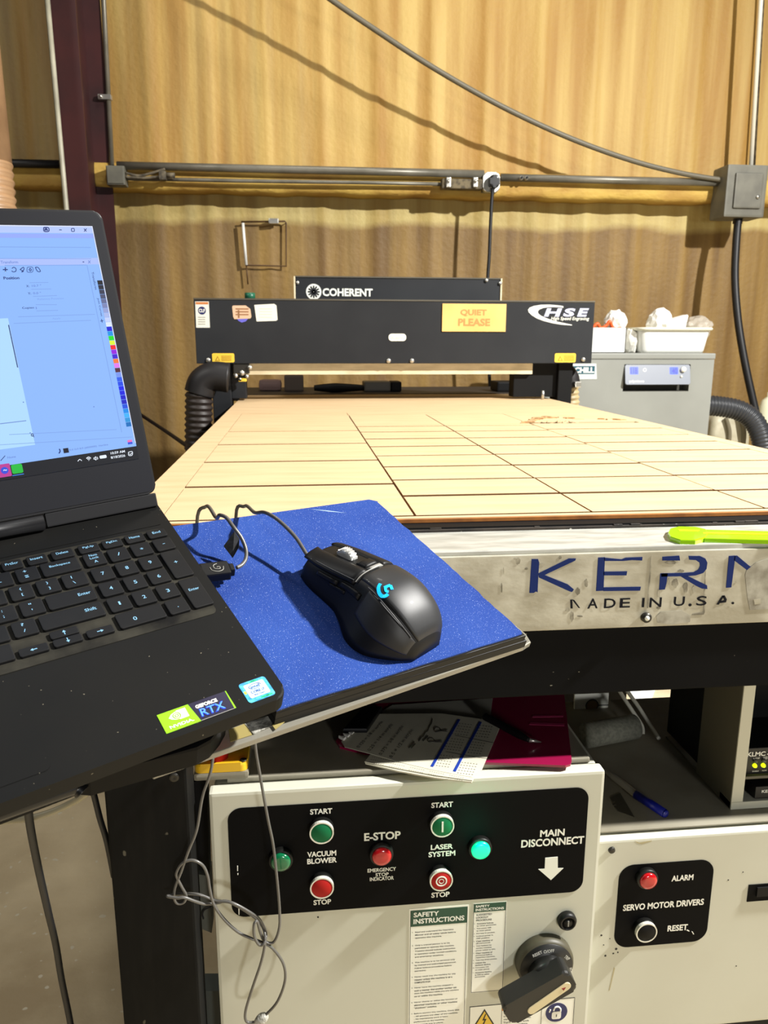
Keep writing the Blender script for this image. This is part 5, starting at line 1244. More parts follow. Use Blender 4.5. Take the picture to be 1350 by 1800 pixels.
# riser below the laptop
t = thing('laptop_riser', 'black riser with rounded corners under the laptop', 'stand', LF @ T3(-.18, .1, ZAC))
M_ris = mat('riser_black', (8, 8, 9), .6, spec=.12)
rp = [lp(0, 1450, ZAC), lp(138, 1397, ZAC), lp(160, 1399, ZAC), lp(250, 1373, ZAC), lp(345, 1345, ZAC), lp(368, 1332, ZAC), lp(386, 1310, ZAC), lp(396, 1292, ZAC)]
rp = [(-.34, rp[0][1]+(rp[1][1]-rp[0][1])/(rp[1][0]-rp[0][0])*(-.34-rp[0][0]))]+rp+[(rp[-1][0]+.004, .06), (rp[-1][0], .225), (-.34, .225)]
MB().prism(rp, ZAC+.0001, -.0212, M_ris, LF, bev=.003).build('plate', t)
u0 = lp(150, 1378, -.03); 
b = MB(); xr_ = lp(152, 1385, -.030)[0]
l0 = lp(0, 1428, -.031); l1 = lp(120, 1386, -.031); l2 = lp(146, 1390, -.033)
b.tube([(-.30, l0[1]+(l1[1]-l0[1])/(l1[0]-l0[0])*(-.30-l0[0]), -.031), (*l0, -.031), (*l1, -.031), (*lp(136, 1384, -.032), -.032), (*l2, -.034)], .0052, M_blkg, 14, LF).build('front_lip', t)
# laptop
M_lap = mat('laptop_black', (11, 11, 10), .6, rgb2=(17, 16, 13), scale=9, lo=.42, hi=.7, specks=(110, 104, 88), speck_scale=330, speck_thr=.765, spec=.2)
M_lid = mat('laptop_lid', (18, 18, 21), .5, spec=.3, specks=(96, 98, 110), speck_scale=240, speck_thr=.78)
M_bez = mat('laptop_bezel', (22, 23, 29), .55, spec=.2)
M_deck = mat('dusty_deck', (52, 50, 43), .85, spec=.15, rgb2=(18, 17, 16), scale=24, lo=.40, hi=.62)
M_key = mat('key_black', (15, 15, 16), .6, spec=.25, rgb2=(24, 23, 22), scale=40, lo=.5, hi=.8)
M_leg = mat('key_legend', (120, 168, 198), .5, emit=.06)
lap = thing('laptop', 'open dusty black laptop with a lit screen and sticker badges, tilted on the tray', 'laptop', LF)
base = MB().prism(rrect(-.364, 0, 0, .262, .010), -.0120, 0, M_lap, LF, bev=.0018).build('base', lap)
MB().prism(rrect(-.352, -.008, .040, .256, .012), -.0205, -.0121, M_lap, LF).build('underside', lap)
# side edge ports strip
MB().box(.0001, .0006, .03, .20, -.013, -.008, M_black, LF).build('side_vent', lap)
MB().prism(rrect(-.352, -.0098, .0925, .2040, .005), 0, .0004, M_deck, LF).build('keyboard_deck', lap)
MB().prism(rrect(-.352, -.0075, .2085, .2290, .002), 0, .0004, M_lap, LF).build('vent_strip', lap)
KH = .0026
def key(u0, u1, vc, h, legs, dv=0.0):
    b = MB(); v0, v1 = vc-h/2, vc+h/2
    b.prism(rrect(u0, u1, v0, v1, .0016, 3), .0004, KH, M_key, LF, bev=.0007, seg=2)
    for s_, fu, fv, hh, ww in legs:
        x = u0+(u1-u0)*fu; y = v0+(v1-v0)*fv
        w_ = ww if ww else hh*.72*len(s_)
        b.text(s_, x-w_/2, x+w_/2, y-hh/2, y+hh/2, M_leg, LF, KH+.00015, .01)
    return b.build('key', lap)
def arrow(u0, u1, vc, h, a):
    b = MB(); b.prism(rrect(u0, u1, vc-h/2, vc+h/2, .0014, 3), .0004, KH, M_key, LF, bev=.0007, seg=2)
    F_ = LF @ T3((u0+u1)/2, vc, KH) @ Matrix.Rotation(a, 4, 'Z')
    b.prism([(-.0022, -.0003), (.0004, -.0003), (.0004, -.0012), (.0022, 0), (.0004, .0012), (.0004, .0003), (-.0022, .0003)], 0, .0002, M_leg, F_)
    return b.build('key', lap)
R4, R3, R2, R1, R0, R5 = .1813, .1632, .1450, .1268, .1085, .1955
PI = .0183; KW = .0155; KV = .0152
# function row
fx = [(-.0995, -.0834, 'Delete'), (-.1172, -.1030, 'Insert'), (-.1346, -.1204, 'PrtScr')]
for u0, u1, s_ in fx: key(u0, u1, R5, .0100, [(s_, .5, .62, .0026, .0088)])
for i, s_ in enumerate(('F12', 'F11', 'F10', 'F9')): key(-.1520-.0174*i, -.1378-.0174*i, R5, .0100, [(s_, .5, .6, .0026, .005)])
for i, s_ in enumerate(('PgUp', 'PgDn', 'Home', 'End')):
    u = -.0717+PI*i; key(u-KW/2, u+KW/2, R5, .0100, [(s_, .5, .62, .0028, .0028*.66*len(s_)+.001)])
# number row etc.
key(-.1106, -.0834, R4, KV, [('Backspace', .5, .62, .0029, .0150)])
for i, (a_, b2) in enumerate((('+', '='), ('_', '-'), (')', '0'), ('(', '9'), ('*', '8'))):
    u = -.1203-PI*i; key(u-KW/2, u+KW/2, R4, KV, [(a_, .42, .72, .0026 if a_ != '_' else .0005, .0024), (b2, .42, .32, .0026 if b2 != '-' else .0005, .0024)])
key(-.1006, -.0834, R3, KV, [('|', .40, .70, .0030, .0006), ('\\', .42, .30, .0028, .0018)])
for i, L_ in enumerate(([('}', .5, .70, .003, .0014), (']', .5, .30, .003, .0012)], [('{', .5, .70, .003, .0014), ('[', .5, .30, .003, .0012)], [('P', .4, .6, .003, .0024)], [('O', .4, .6, .003, .0027)], [('I', .4, .6, .003, .0008)])):
    u = -.1108-PI*i; key(u-KW/2, u+KW/2, R3, KV, L_)
key(-.1168, -.0834, R2, KV, [('Enter', .78, .55, .0030, .0088)])
for i, L_ in enumerate(([('"', .45, .74, .0014, .0018), ("'", .45, .34, .0014, .0006)], [(':', .45, .70, .002, .0006), (';', .45, .32, .0026, .0007)], [('L', .4, .6, .003, .0020)], [('K', .4, .6, .003, .0023)])):
    u = -.1266-PI*i; key(u-KW/2, u+KW/2, R2, KV, L_)
key(-.1262, -.0834, R1, KV, [('Shift', .80, .58, .0031, .0080)])
for i, L_ in enumerate(([('?', .45, .72, .0028, .0018), ('/', .45, .32, .0028, .0016)], [('>', .45, .72, .002, .0022), ('.', .45, .32, .0006, .0006)], [('<', .45, .72, .002, .0022), (',', .45, .32, .001, .0006)])):
    u = -.1362-PI*i; key(u-KW/2, u+KW/2, R1, KV, L_)
arrow(-.1240, -.1052, R0+.0040, .0070, math.pi/2); arrow(-.1240, -.1052, R0-.0040, .0070, -math.pi/2)
arrow(-.1020, -.0836, R0-.0040, .0075, 0); arrow(-.1456, -.1272, R0-.0040, .0075, math.pi)
for i, s_ in enumerate(('F8', 'F7', 'F6', 'F5', 'F4', 'F3', 'F2', 'F1', 'Esc')): key(-.2216-.0156*i, -.2082-.0156*i, R5, .0100, [(s_, .5, .6, .0026, .004)])
for i, (a_, b2) in enumerate((('&', '7'), ('^', '6'), ('%', '5'), ('$', '4'), ('#', '3'), ('@', '2'), ('!', '1'))):
    u = -.1203-PI*(i+5); key(u-KW/2, u+KW/2, R4, KV, [(a_, .42, .72, .0026, .0022), (b2, .42, .32, .0026, .0020 if b2 != '1' else .0010)])
key(-.3470, -.3310, R4, KV, [('~', .42, .72, .0008, .0022), ('`', .42, .32, .0010, .0008)])
for i, s_ in enumerate('UYTREWQ'):
    u = -.1108-PI*(i+5); key(u-KW/2, u+KW/2, R3, KV, [(s_, .4, .6, .003, .0025)])
key(-.3470, -.3290, R3, KV, [('Tab', .4, .6, .0028, .005)])
for i, s_ in enumerate('JHGFDSA'):
    u = -.1266-PI*(i+4); key(u-KW/2, u+KW/2, R2, KV, [(s_, .4, .6, .003, .0025 if s_ != 'J' else .0014)])
key(-.3470, -.3265, R2, KV, [('Caps', .4, .6, .0028, .0068)])
for i, s_ in enumerate('MNBVCXZ'):
    u = -.1362-PI*(i+3); key(u-KW/2, u+KW/2, R1, KV, [(s_, .4, .6, .003, .0026)])
key(-.3470, -.3180, R1, KV, [('Shift', .35, .6, .0030, .0078)])
key(-.2800, -.1860, R0, KV, [])
for u0, u1, s_ in ((-.2990, -.2830, 'Alt'), (-.3150, -.3010, 'Fn'), (-.3470, -.3170, 'Ctrl')): key(u0, u1, R0, KV, [(s_, .4, .6, .0028, .0055)])
key(-.1650, -.1482, R0, KV, [('Ctrl', .36, .72, .0026, .006)])
key(-.1840, -.1680, R0, KV, [('Alt', .4, .6, .0028, .0048)])
# number pad
for s_, i, j in (('/', 1, 4), ('*', 2, 4), ('-', 3, 4), ('7', 0, 3), ('8', 1, 3), ('9', 2, 3), ('4', 0, 2), ('5', 1, 2), ('6', 2, 2), ('1', 0, 1), ('2', 1, 1), ('3', 2, 1), ('.', 2, 0)):
    u = -.0717+PI*i; v_ = R0+PI*j-.0003*j
    if s_ == '-': key(u-KW/2, u+KW/2, v_, KV, [(s_, .5, .5, .0005, .0020)])
    elif s_ == '.': key(u-KW/2, u+KW/2, v_, KV, [(s_, .5, .4, .0008, .0008)])
    else: key(u-KW/2, u+KW/2, v_, KV, [(s_, .5, .5, .0036 if s_ != '*' else .0024, .0024 if s_ != '1' else .0013)])
u = -.0717; b = key(u-KW/2, u+KW/2, R4, KV, [('Num', .5, .80, .0025, .006), ('Lock', .5, .58, .0025, .0066), ('A', .5, .28, .0030, .0028)])
u = -.0717+3*PI
key(u-KW/2, u+KW/2, (R3+R2)/2, KV+PI, [('+', .5, .55, .0028, .0028)])
key(u-KW/2, u+KW/2, (R1+R0)/2, KV+PI, [('Enter', .5, .60, .0028, .0082)])
key(-.0717-KW/2, -.0717+PI+KW/2, R0, KV, [('0', .36, .42, .0036, .0027)])
# touchpad
MB().prism(rrect(-.262, -.152, .010, .078, .004), 0, .0003, M_lap, LF).build('touchpad', lap)
# stickers on the palm rest
M_ngr = mat('lime_sticker', (138, 206, 20), .4); M_npur = mat('dark_purple_sticker', (22, 16, 48), .35); M_rtx = mat('rtx_blue', (24, 60, 230), .4)
b = MB(); N0, N1, N2, N3 = lp(277, 1256), lp(290, 1290), lp(410, 1248), lp(403, 1214)
sF = LF
q_u0 = (N0[0]+N1[0])/2; q_u1 = (N2[0]+N3[0])/2; q_v0 = (N1[1]+N2[1])/2; q_v1 = (N0[1]+N3[1])/2; us = lp(343, 1255)[0]
b.prism([(q_u0, q_v0), (us+.0012, q_v0), (us-.0012, q_v1), (q_u0, q_v1)], 0, .0003, M_ngr, sF)
b.prism([(us+.0012, q_v0), (q_u1, q_v0), (q_u1, q_v1), (us-.0012, q_v1)], 0, .0003, M_npur, sF)
b.prism([(q_u1-.0012, q_v0), (q_u1, q_v0), (q_u1, q_v1), (q_u1-.0006, q_v1)], .0003, .0004, M_ngr, sF)
b.prism([(us+.0014, q_v0), (q_u1, q_v0), (q_u1, q_v0+.0004), (us+.0014, q_v0+.0004)], .0003, .0004, M_grey, sF)
ex, ey = (q_u0+us)/2+.0008, q_v0+(q_v1-q_v0)*.64
b.prism([(ex-.0062, ey), (ex-.004, ey+.0022), (ex-.001, ey+.0034), (ex, ey+.0034), (ex, ey+.0040), (ex+.0062, ey+.0040), (ex+.0062, ey-.0034), (ex, ey-.0034), (ex, ey-.0028), (ex-.002, ey-.0028), (ex-.0045, ey-.0018)], .0003, .0005, M_white, sF)
for k_, rr in enumerate((.0026, .0013)):
    b.ring(ex-.0008, ey, rr, rr-.0005, .0003, .0007, M_ngr, sF, 20)
b.text('NVIDIA.', q_u0+.0035, us-.0025, q_v0+.0020, q_v0+.0044, M_white, sF, .0005, .03)
b.text('GEFORCE', us+.0022, us+.0022+.0150, q_v0+.0100, q_v0+.0130, M_white, sF, .0005, .05)
b.text('RTX', us+.0030, us+.0030+.0170, q_v0+.0024, q_v0+.0092, M_rtx, sF, .0005, .04, 0, .1)
b.text('RTX', us+.0034, us+.0034+.0164, q_v0+.0030, q_v0+.0088, mat('rtx_light', (90, 160, 240), .4), sF, .0006, .0, 0, .1)
lab(b.build('badge', lap), 'lime green and dark purple graphics badge')
I0, I1, I2, I3 = lp(416, 1205), lp(441, 1237), lp(484, 1220), lp(465, 1188)
iu0 = (I0[0]+I1[0])/2; iu1 = (I2[0]+I3[0])/2; iv0 = (I1[1]+I2[1])/2; iv1 = (I0[1]+I3[1])/2
M_ib = mat('holo_blue', (40, 140, 204), .3, rgb2=(90, 200, 220), scale=260); M_ig = mat('holo_green', (40, 190, 130), .3)
b = MB().prism(rrect(iu0, iu1, iv0, iv1, .0022), 0, .0003, M_ib, sF)
b.prism(rrect(iu0+.0026, iu1-.0024, iv0+.0032, iv1-.0024, .0012), .0003, .0005, mat('badge_pale', (206, 226, 238), .4), sF)
for k_ in range(9):
    x = iu0+.002+(iu1-iu0-.006)*random.random(); y = iv0+.0008 if k_ < 5 else iv1-.0018
    b.prism([(x, y), (x+.003, y), (x+.0034, y+.0014), (x+.0006, y+.0014)], .0003, .0004, M_ig, sF)
b.prism([(iu0+.0006, iv0+.008), (iu0+.0022, iv0+.008), (iu0+.0022, iv0+.0105), (iu0+.0006, iv0+.0105)], .0003, .0004, M_yel, sF)
M_iblue = mat('badge_blue', (40, 96, 170), .4)
mu = (iu0+iu1)/2; b.tube([(mu+.0044*math.cos(a_), iv0+.0120+.0022*math.sin(a_), .0006) for a_ in [i*.42 for i in range(14)]], .0002, M_iblue, 5, sF)
b.text('intel', mu-.0032, mu+.0032, iv0+.0108, iv0+.0132, M_iblue, sF, .0007, .01); b.text('CORE i7', mu-.0050, mu+.0050, iv0+.0066, iv0+.0088, M_iblue, sF, .0007, .01); b.text('9th Gen', mu-.0038, mu+.0038, iv0+.0042, iv0+.0057, M_iblue, sF, .0007, .005)
lab(b.build('badge', lap), 'square shimmering blue and white processor badge')
# hinge and lid
MB().cyl((-.270, .2345, .006), (-.0945, .2345, .006), .0062, M_blkg, M=LF).build('hinge', lap)
lid = MB().prism(rrect(-.364, 0, .0075, .2455, .007), -.0065, .0002, M_lid, LIDF, bev=.0012).build('lid', lap)
MB().box(-.362, -.272, -.004, .0074, -.006, -.0004, M_lid, LIDF, bev=.001).build('hinge_strip', lid)
MB().box(-.092, -.001, -.004, .0074, -.006, -.0004, M_lid, LIDF, bev=.001).build('hinge_strip', lid)
rim = MB(); 
def frame_ring(b, u0, u1, v0, v1, w_, z0, z1, m, F_):
    b.box(u0, u1, v0, v0+w_, z0, z1, m, F_); b.box(u0, u1, v1-w_, v1, z0, z1, m, F_); b.box(u0, u0+w_, v0+w_, v1-w_, z0, z1, m, F_); b.box(u1-w_, u1, v0+w_, v1-w_, z0, z1, m, F_)
MB().prism(rrect(-.3620, -.0018, .0095, .2437, .006), .0002, .0007, M_bez, LIDF, bev=.0003).build('bezel', lid)
SB = .0009
M_s = {}
def em(name, rgb, k=1.0):
    if name not in M_s:
        m_ = bpy.data.materials.new('screen_'+name); m_.use_nodes = True; b_ = m_.node_tree.nodes['Principled BSDF']
        b_.inputs['Base Color'].default_value = (.01, .01, .012, 1); b_.inputs['Roughness'].default_value = .6; b_.inputs['Specular IOR Level'].default_value = .1
        b_.inputs['Emission Color'].default_value = (*lin(rgb), 1); b_.inputs['Emission Strength'].default_value = k
        M_s[name] = m_
    return M_s[name]
scr = MB().prism([(-.354, .0385), (-.0098, .0385), (-.0098, .2325), (-.354, .2325)], .0007, SB, em('base', (142, 186, 255)), LIDF)
def sp(x, y): return onf(LIDF, x, y, SB)
def rc(b, u0, u1, v0, v1, m, z=.0001): b.prism([(u0, v0), (u1, v0), (u1, v1), (u0, v1)], SB, SB+z, m, LIDF)
UR = -.0098
def sv(x, y): return sp(x, y)[1]
rc(scr, -.354, UR, sv(0, 409), .2325, em('title', (182, 202, 255)))
rc(scr, -.354, UR, sv(0, 418), sv(0, 410.5), em('tabs', (150, 172, 255)))
rc(scr, -.354, UR, .2318, .2325, em('white_edge', (226, 232, 255)), .0002); rc(scr, UR-.0006, UR, .052, .2325, em('white_edge', (226, 232, 255)), .0002)
# docker panel
ul = sp(4, 600)[0]; ur2 = sp(157, 480)[0]; vt = sv(10, 455); vtb = sv(10, 467)
pu = sp(0, 520)[0]
rc(scr, -.0885, UR, vtb, vt, em('docker_head', (172, 192, 255)))
rc(scr, -.354, -.0885, .062, sv(0, 560), em('page', (176, 220, 255)))
M_dkb = em('dark_text', (36, 52, 120)); M_midb = em('mid_text', (108, 138, 210)); M_fain = em('faint_line', (128, 164, 230))
def st_(b, s_, x, y, w_, h_, m, bo=.01, z=.00025):
    p = sp(x, y); b.text(s_, p[0], p[0]+w_, p[1]-h_/2, p[1]+h_/2, m, LIDF, SB+z, bo)
def hl(b, x0, y0, x1, y1, m, w_=.0004):
    p = np.array(sp(x0, y0)); q = np.array(sp(x1, y1)); d = (q-p)/np.linalg.norm(q-p); n = np.array([-d[1], d[0]])*w_/2
    b.prism([tuple(p-n), tuple(q-n), tuple(q+n), tuple(p+n)], SB, SB+.0002, m, LIDF)
st_(scr, 'Transform', 1, 461, .0125, .0022, M_midb)
st_(scr, 'Position', 6, 489, .0115, .0022, M_dkb, .03)
st_(scr, 'X:', 46, 503, .0022, .0018, M_dkb, .01); st_(scr, '10.7 "', 56, 502.5, .0070, .0018, M_midb)
st_(scr, 'Y:', 49, 516, .0022, .0018, M_dkb, .01); st_(scr, '0.0 "', 58, 515.5, .0060, .0018, M_midb)
st_(scr, 'Copies:', 39, 542, .0090, .0020, M_dkb, .01); st_(scr, '1', 63, 541.5, .0006, .0018, M_midb)
st_(scr, 'Relative Position', 66, 526, .0200, .0015, M_fain, 0); st_(scr, 'Apply', 92, 560.5, .0064, .0015, M_fain, 0)
for x0, y0, x1, y1 in ((52, 497, 85, 496.5), (55, 508.5, 90, 508), (58, 521, 100, 519.5), (63, 535.5, 100, 535.5), (64, 546.5, 102, 545.5), (32, 557, 167, 552.5), (24, 568.5, 160, 563), (0, 454.5, 160, 455), (0, 434, 160, 435)):
    hl(scr, x0, y0, x1, y1, M_fain)
hl(scr, 8, 466.5, 152, 466, M_fain); hl(scr, 153, 466, 214, 760, M_fain)
hl(scr, 15, 571, 31, 646, M_dkb, .0007); hl(scr, 0, 745, 46, 739.5, M_midb, .0006); hl(scr, 16, 764, 205, 755, M_fain); hl(scr, 0, 782, 232, 768, M_fain)
# toolbar icons
def spline2(b, P, m, r=.0003): b.tube([(*sp(*p), SB+.0003) for p in P], r, m, 5, LIDF)
spline2(scr, [(5, 474), (13.5, 474)], M_dkb, .0004); spline2(scr, [(9.2, 470), (9.5, 478)], M_dkb, .0004)
spline2(scr, [(21, 472), (24, 470), (28, 472.5), (27.5, 477), (23, 478), (20.5, 476)], M_dkb); spline2(scr, [(35, 474), (41, 470), (42, 474), (38, 478), (41, 477), (35, 474)], M_dkb)
spline2(scr, [(48, 470), (57, 470), (57, 478), (48, 478), (48, 470)], M_dkb, .0002); spline2(scr, [(51, 474), (53, 472), (55, 474.5), (53, 476.5), (51, 474)], M_dkb); spline2(scr, [(62, 470), (67, 470.5), (71, 477), (66, 477), (62, 470)], M_dkb)
# window buttons
hl(scr, 104, 404, 108.5, 404.2, M_dkb, .0006); spline2(scr, [(125.5, 402), (130, 402), (130.5, 406.5), (126, 406.5), (125.5, 402)], M_dkb); hl(scr, 147.5, 402, 152, 407, M_dkb, .0006); hl(scr, 152, 402, 147.8, 407, M_dkb, .0006)
spline2(scr, [(77, 400), (85, 400.5), (85.5, 406.5), (77.5, 406.5), (77, 400)], M_dkb, .0004); spline2(scr, [(79, 405.5), (81, 402), (83.5, 405.5)], M_dkb, .0006)
hl(scr, 145, 460.5, 148, 460.5, M_dkb, .0006); hl(scr, 155, 458, 159, 463, M_midb, .0005); hl(scr, 159, 458, 155, 463, M_midb, .0005)
# side tabs
pA, pB = sp(161, 478), sp(166.5, 500)
scr.text('Transform', 0, .0145, 0, .0018, M_dkb, LIDF @ T3(pA[0]-.0002, pA[1], SB) @ Matrix.Rotation(-math.pi/2, 4, 'Z'), .00025, .005)
pA = sp(170.5, 524); scr.text('Join Curves', 0, .0150, 0, .0018, M_dkb, LIDF @ T3(pA[0]-.0002, pA[1], SB) @ Matrix.Rotation(-math.pi/2, 4, 'Z'), .00025, .005)
hl(scr, 176.5, 564.5, 181.5, 563.5, M_dkb, .0005); hl(scr, 178.3, 561, 179.7, 567, M_dkb, .0005)
# colour palette
pal = [(12, 12, 22), (30, 32, 48), (50, 54, 78), (74, 80, 112), (100, 108, 150), (124, 134, 184), (150, 162, 214), (172, 186, 236), (196, 210, 250), (222, 234, 255),
       (0, 10, 214), (0, 150, 232), (10, 226, 30), (226, 250, 40), (250, 20, 30), (150, 0, 226), (60, 0, 214), (250, 120, 50), (232, 120, 240), (84, 30, 50), (120, 150, 240),
       (40, 90, 236), (20, 70, 236), (0, 20, 240), (0, 10, 226), (0, 0, 206), (10, 20, 196), (20, 80, 226), (0, 140, 236), (60, 180, 255), (40, 150, 220), (0, 110, 190)]
v1_ = sv(175, 493); v0_ = sv(228.5, 750); hN = (v1_-v0_)/len(pal)
for i, c_ in enumerate(pal): rc(scr, UR-.0050, UR-.0008, v1_-(i+1)*hN+.0003, v1_-i*hN, em('swatch%d' % i, c_), .0003)
# status bar and taskbar
p = sp(116, 792); rc(scr, p[0]-.0020, p[0]+.0020, p[1]-.0019, p[1]+.0019, em('black', (8, 10, 30)), .0003)
st_(scr, 'R:0 G:0 B:0 (#000000)  Hairline', 122, 791.5, .0310, .0018, M_midb); spline2(scr, [(104, 789), (105.5, 793), (103.5, 797)], M_dkb, .0005); st_(scr, 'None', 13, 804.5, .0060, .0016, M_midb); hl(scr, 1, 810, 9, 801, M_dkb, .0005)
p = sp(229, 777); rc(scr, p[0]-.0022, p[0]+.0016, p[1], p[1]+.0018, em('pink', (240, 110, 190)), .0003); rc(scr, p[0]-.0022, p[0]+.0016, p[1]-.0018, p[1], em('iblue', (50, 80, 220)), .0003)
vtk = sp(241, 784)[1]
rc(scr, -.354, UR, .0385, vtk, em('taskbar', (12, 18, 26), .6), .0003)
M_tw = em('task_white', (236, 244, 255))
st_(scr, '10:59 AM', 194, 797, .0120, .0021, M_tw, .02, .0005); st_(scr, '8/18/2026', 194.5, 804.5, .0120, .0021, M_tw, .02, .0005)
def tk(P, r=.0003): scr.tube([(*sp(*p), SB+.0005) for p in P], r, M_tw, 5, LIDF)
tk([(136.5, 811), (139.8, 807.5), (143.5, 810)]); tk([(151.5, 806), (155.5, 803.5), (159.5, 805.5)], .0004); tk([(153.5, 807.5), (155.8, 806.3), (157.8, 807.2)], .0004); tk([(155.6, 809), (156, 809.4)], .0006)
tk([(164, 805), (166, 805), (168, 803), (168.5, 808.5), (166.3, 807.2), (164, 807)]); tk([(170, 803.5), (171.5, 805.5), (170.6, 807.8)])
p = sp(181, 803); scr.prism(rrect(p[0]-.0028, p[0]+.0028, p[1]-.0013, p[1]+.0013, .0008, 3), SB, SB+.0005, M_tw, LIDF)
tk([(225.5, 795), (232, 793.8), (232, 800), (226, 800.5), (225.5, 795)]); tk([(227, 798), (229, 799), (232, 796)])
p = sp(30, 824); scr.prism(rrect(p[0]-.0040, p[0]+.0040, p[1]-.0036, p[1]+.0036, .0012, 3), SB, SB+.0004, em('app_green', (30, 190, 60)), LIDF); hl(scr, 27, 820, 33, 829, M_tw, .0007)
scr.prism([(p[0]-.0044, p[1]-.0050), (p[0]+.0040, p[1]-.0050), (p[0]+.0040, p[1]-.0045), (p[0]-.0044, p[1]-.0045)], SB, SB+.0004, em('iblue2', (60, 150, 255)), LIDF)
p = sp(8, 827); scr.prism(rrect(p[0]-.0046, p[0]+.0044, p[1]-.0050, p[1]+.0050, .0008, 3), SB, SB+.0004, em('app_pink', (190, 60, 150)), LIDF); scr.prism([(p[0]+x, p[1]+y) for x, y in disc(0, 0, .0027, 20)], SB, SB+.0006, em('iblue', (50, 80, 220)), LIDF); st_(scr, '~', 5.5, 827, .0026, .0012, M_tw, .02, .0008)
for px, py in ((165, 715), (41, 707), (53, 761)): 
    p = sp(px, py); scr.prism([(p[0]+x, p[1]+y) for x, y in disc(0, 0, .0005, 8)], SB, SB+.0003, M_midb, LIDF)
spline2(scr, [(55, 763), (58, 763), (58.5, 766), (55.5, 766.2), (55, 763)], M_dkb); hl(scr, 58, 766, 60, 768.5, M_dkb, .0005)
lab(scr.build('screen', lid), 'lit pale blue screen showing a drawing program')

# ---------------------------------------------------------------- mouse
tail = np.array([.1305, .0065]); nose = np.array([.1085, .1300]); ax = nose-tail; ML = np.linalg.norm(ax); ax /= ML; rt_ = np.array([ax[1], -ax[0]])
MF = LF @ frame((tail[0], tail[1], ZPAD+.0006), (rt_[0], rt_[1], 0), (ax[0], ax[1], 0), (0, 0, 1))   # local x right, y towards the nose
def interp(T, s):
    for i in range(len(T)-1):
        if s <= T[i+1][0]:
            h = T[i+1][0]-T[i][0]; u = (s-T[i][0])/h
            sl = lambda k: (T[min(k+1, len(T)-1)][1]-T[max(k-1, 0)][1])/(T[min(k+1, len(T)-1)][0]-T[max(k-1, 0)][0])
            p0, p1, m0, m1 = T[i][1], T[i+1][1], sl(i)*h, sl(i+1)*h
            return (2*u**3-3*u*u+1)*p0+(u**3-2*u*u+u)*m0+(-2*u**3+3*u*u)*p1+(u**3-u*u)*m1
    return T[-1][1]
TH = [(0, .010), (.06, .0205), (.16, .0315), (.30, .0390), (.42, .0400), (.55, .0375), (.70, .0325), (.85, .0275), (1.0, .0215)]
TL = [(0, .014), (.06, .024), (.15, .031), (.28, .034), (.45, .031), (.60, .0285), (.75, .029), (.9, .0285), (1.0, .0255)]
TR = [(0, .016), (.06, .026), (.15, .0325), (.30, .0355), (.5, .0350), (.7, .0325), (.85, .0295), (1.0, .0255)]
TF = [(0, .0), (.10, .004), (.22, .011), (.38, .0125), (.52, .006), (.66, .001), (1.0, 0)]
def msurf(s, a, off=0.0):
    """s 0 tail..1 nose; a 0 left base .. 1 right base"""
    th = math.pi*(1-a); c_, s_ = math.cos(th), math.sin(th)
    h = interp(TH, s)+off; wl = interp(TL, s)+off; wr = interp(TR, s)+off
    p = .62
    x = (wl if c_ < 0 else wr)*math.copysign(abs(c_)**p, c_)
    zf = abs(s_)**.80
    z = h*zf
    z -= .0025*max(0, x/.035)*zf           # the top leans down to the right
    if c_ < 0: x -= interp(TF, s)*max(0, 1-zf*1.25)**1.2
    if c_ < 0: x += .0040*math.sin(math.pi*min(1, zf))*(1-abs(2*s-1))
    y = s*ML
    return (x, y, z+.0012)
def mpatch(b, s0, s1, a0, a1, off, m, n=18, k=18, smooth=True, tap=None):
    v = []; f = []
    for i in range(n+1):
        s = s0+(s1-s0)*i/n
        A0, A1 = (a0, a1) if tap is None else tap(s)
        for j in range(k+1):
            a = A0+(A1-A0)*j/k; e_ = min(i, n-i, j, k-j); o_ = off*(0.35 if e_ == 0 else 1)
            v.append(msurf(s, a, o_))
    N = len(v)
    for i in range(n+1):
        s = s0+(s1-s0)*i/n
        A0, A1 = (a0, a1) if tap is None else tap(s)
        for j in range(k+1): v.append(msurf(s, A0+(A1-A0)*j/k, -.0012))
    W2 = k+1
    for i in range(n):
        for j in range(k): f.append((i*W2+j, i*W2+j+1, (i+1)*W2+j+1, (i+1)*W2+j))
    for i in range(n): f.append((i*W2, (i+1)*W2, N+(i+1)*W2, N+i*W2)); f.append((i*W2+k, N+i*W2+k, N+(i+1)*W2+k, (i+1)*W2+k))
    for j in range(k): f.append((j, N+j, N+j+1, j+1)); f.append((n*W2+j, n*W2+j+1, N+n*W2+j+1, N+n*W2+j))
    return b.add(v, f, m, MF, smooth)
M_mblk = mat('mouse_black', (11, 11, 12), .5, spec=.3); M_msat = mat('mouse_satin', (30, 31, 33), .48, .0, coat=.04); M_mside = mat('mouse_side_rubber', (30, 30, 31), .5)
M_mdus = mat('mouse_dusty', (14, 14, 15), .5, spec=.3, specks=(150, 150, 150), speck_scale=260, speck_thr=.78)
mouse = thing('computer_mouse', 'black gaming mouse with a blue symbol on the blue mouse pad', 'computer mouse', MF)
b = MB(); v = []; f = []; ns, na = 44, 36
for i in range(ns+1):
    for j in range(na+1): v.append(msurf(i/ns, j/na))
for i in range(ns):
    for j in range(na): f.append((i*(na+1)+j, i*(na+1)+j+1, (i+1)*(na+1)+j+1, (i+1)*(na+1)+j))
f.append(tuple(range(na+1))); f.append(tuple(range(ns*(na+1), (ns+1)*(na+1))))
for i in range(ns): f.append((i*(na+1), (i+1)*(na+1), (i+1)*(na+1)+na, i*(na+1)+na))
b.add(v, f, M_mblk, MF, True); shell_ = b.build('shell', mouse)
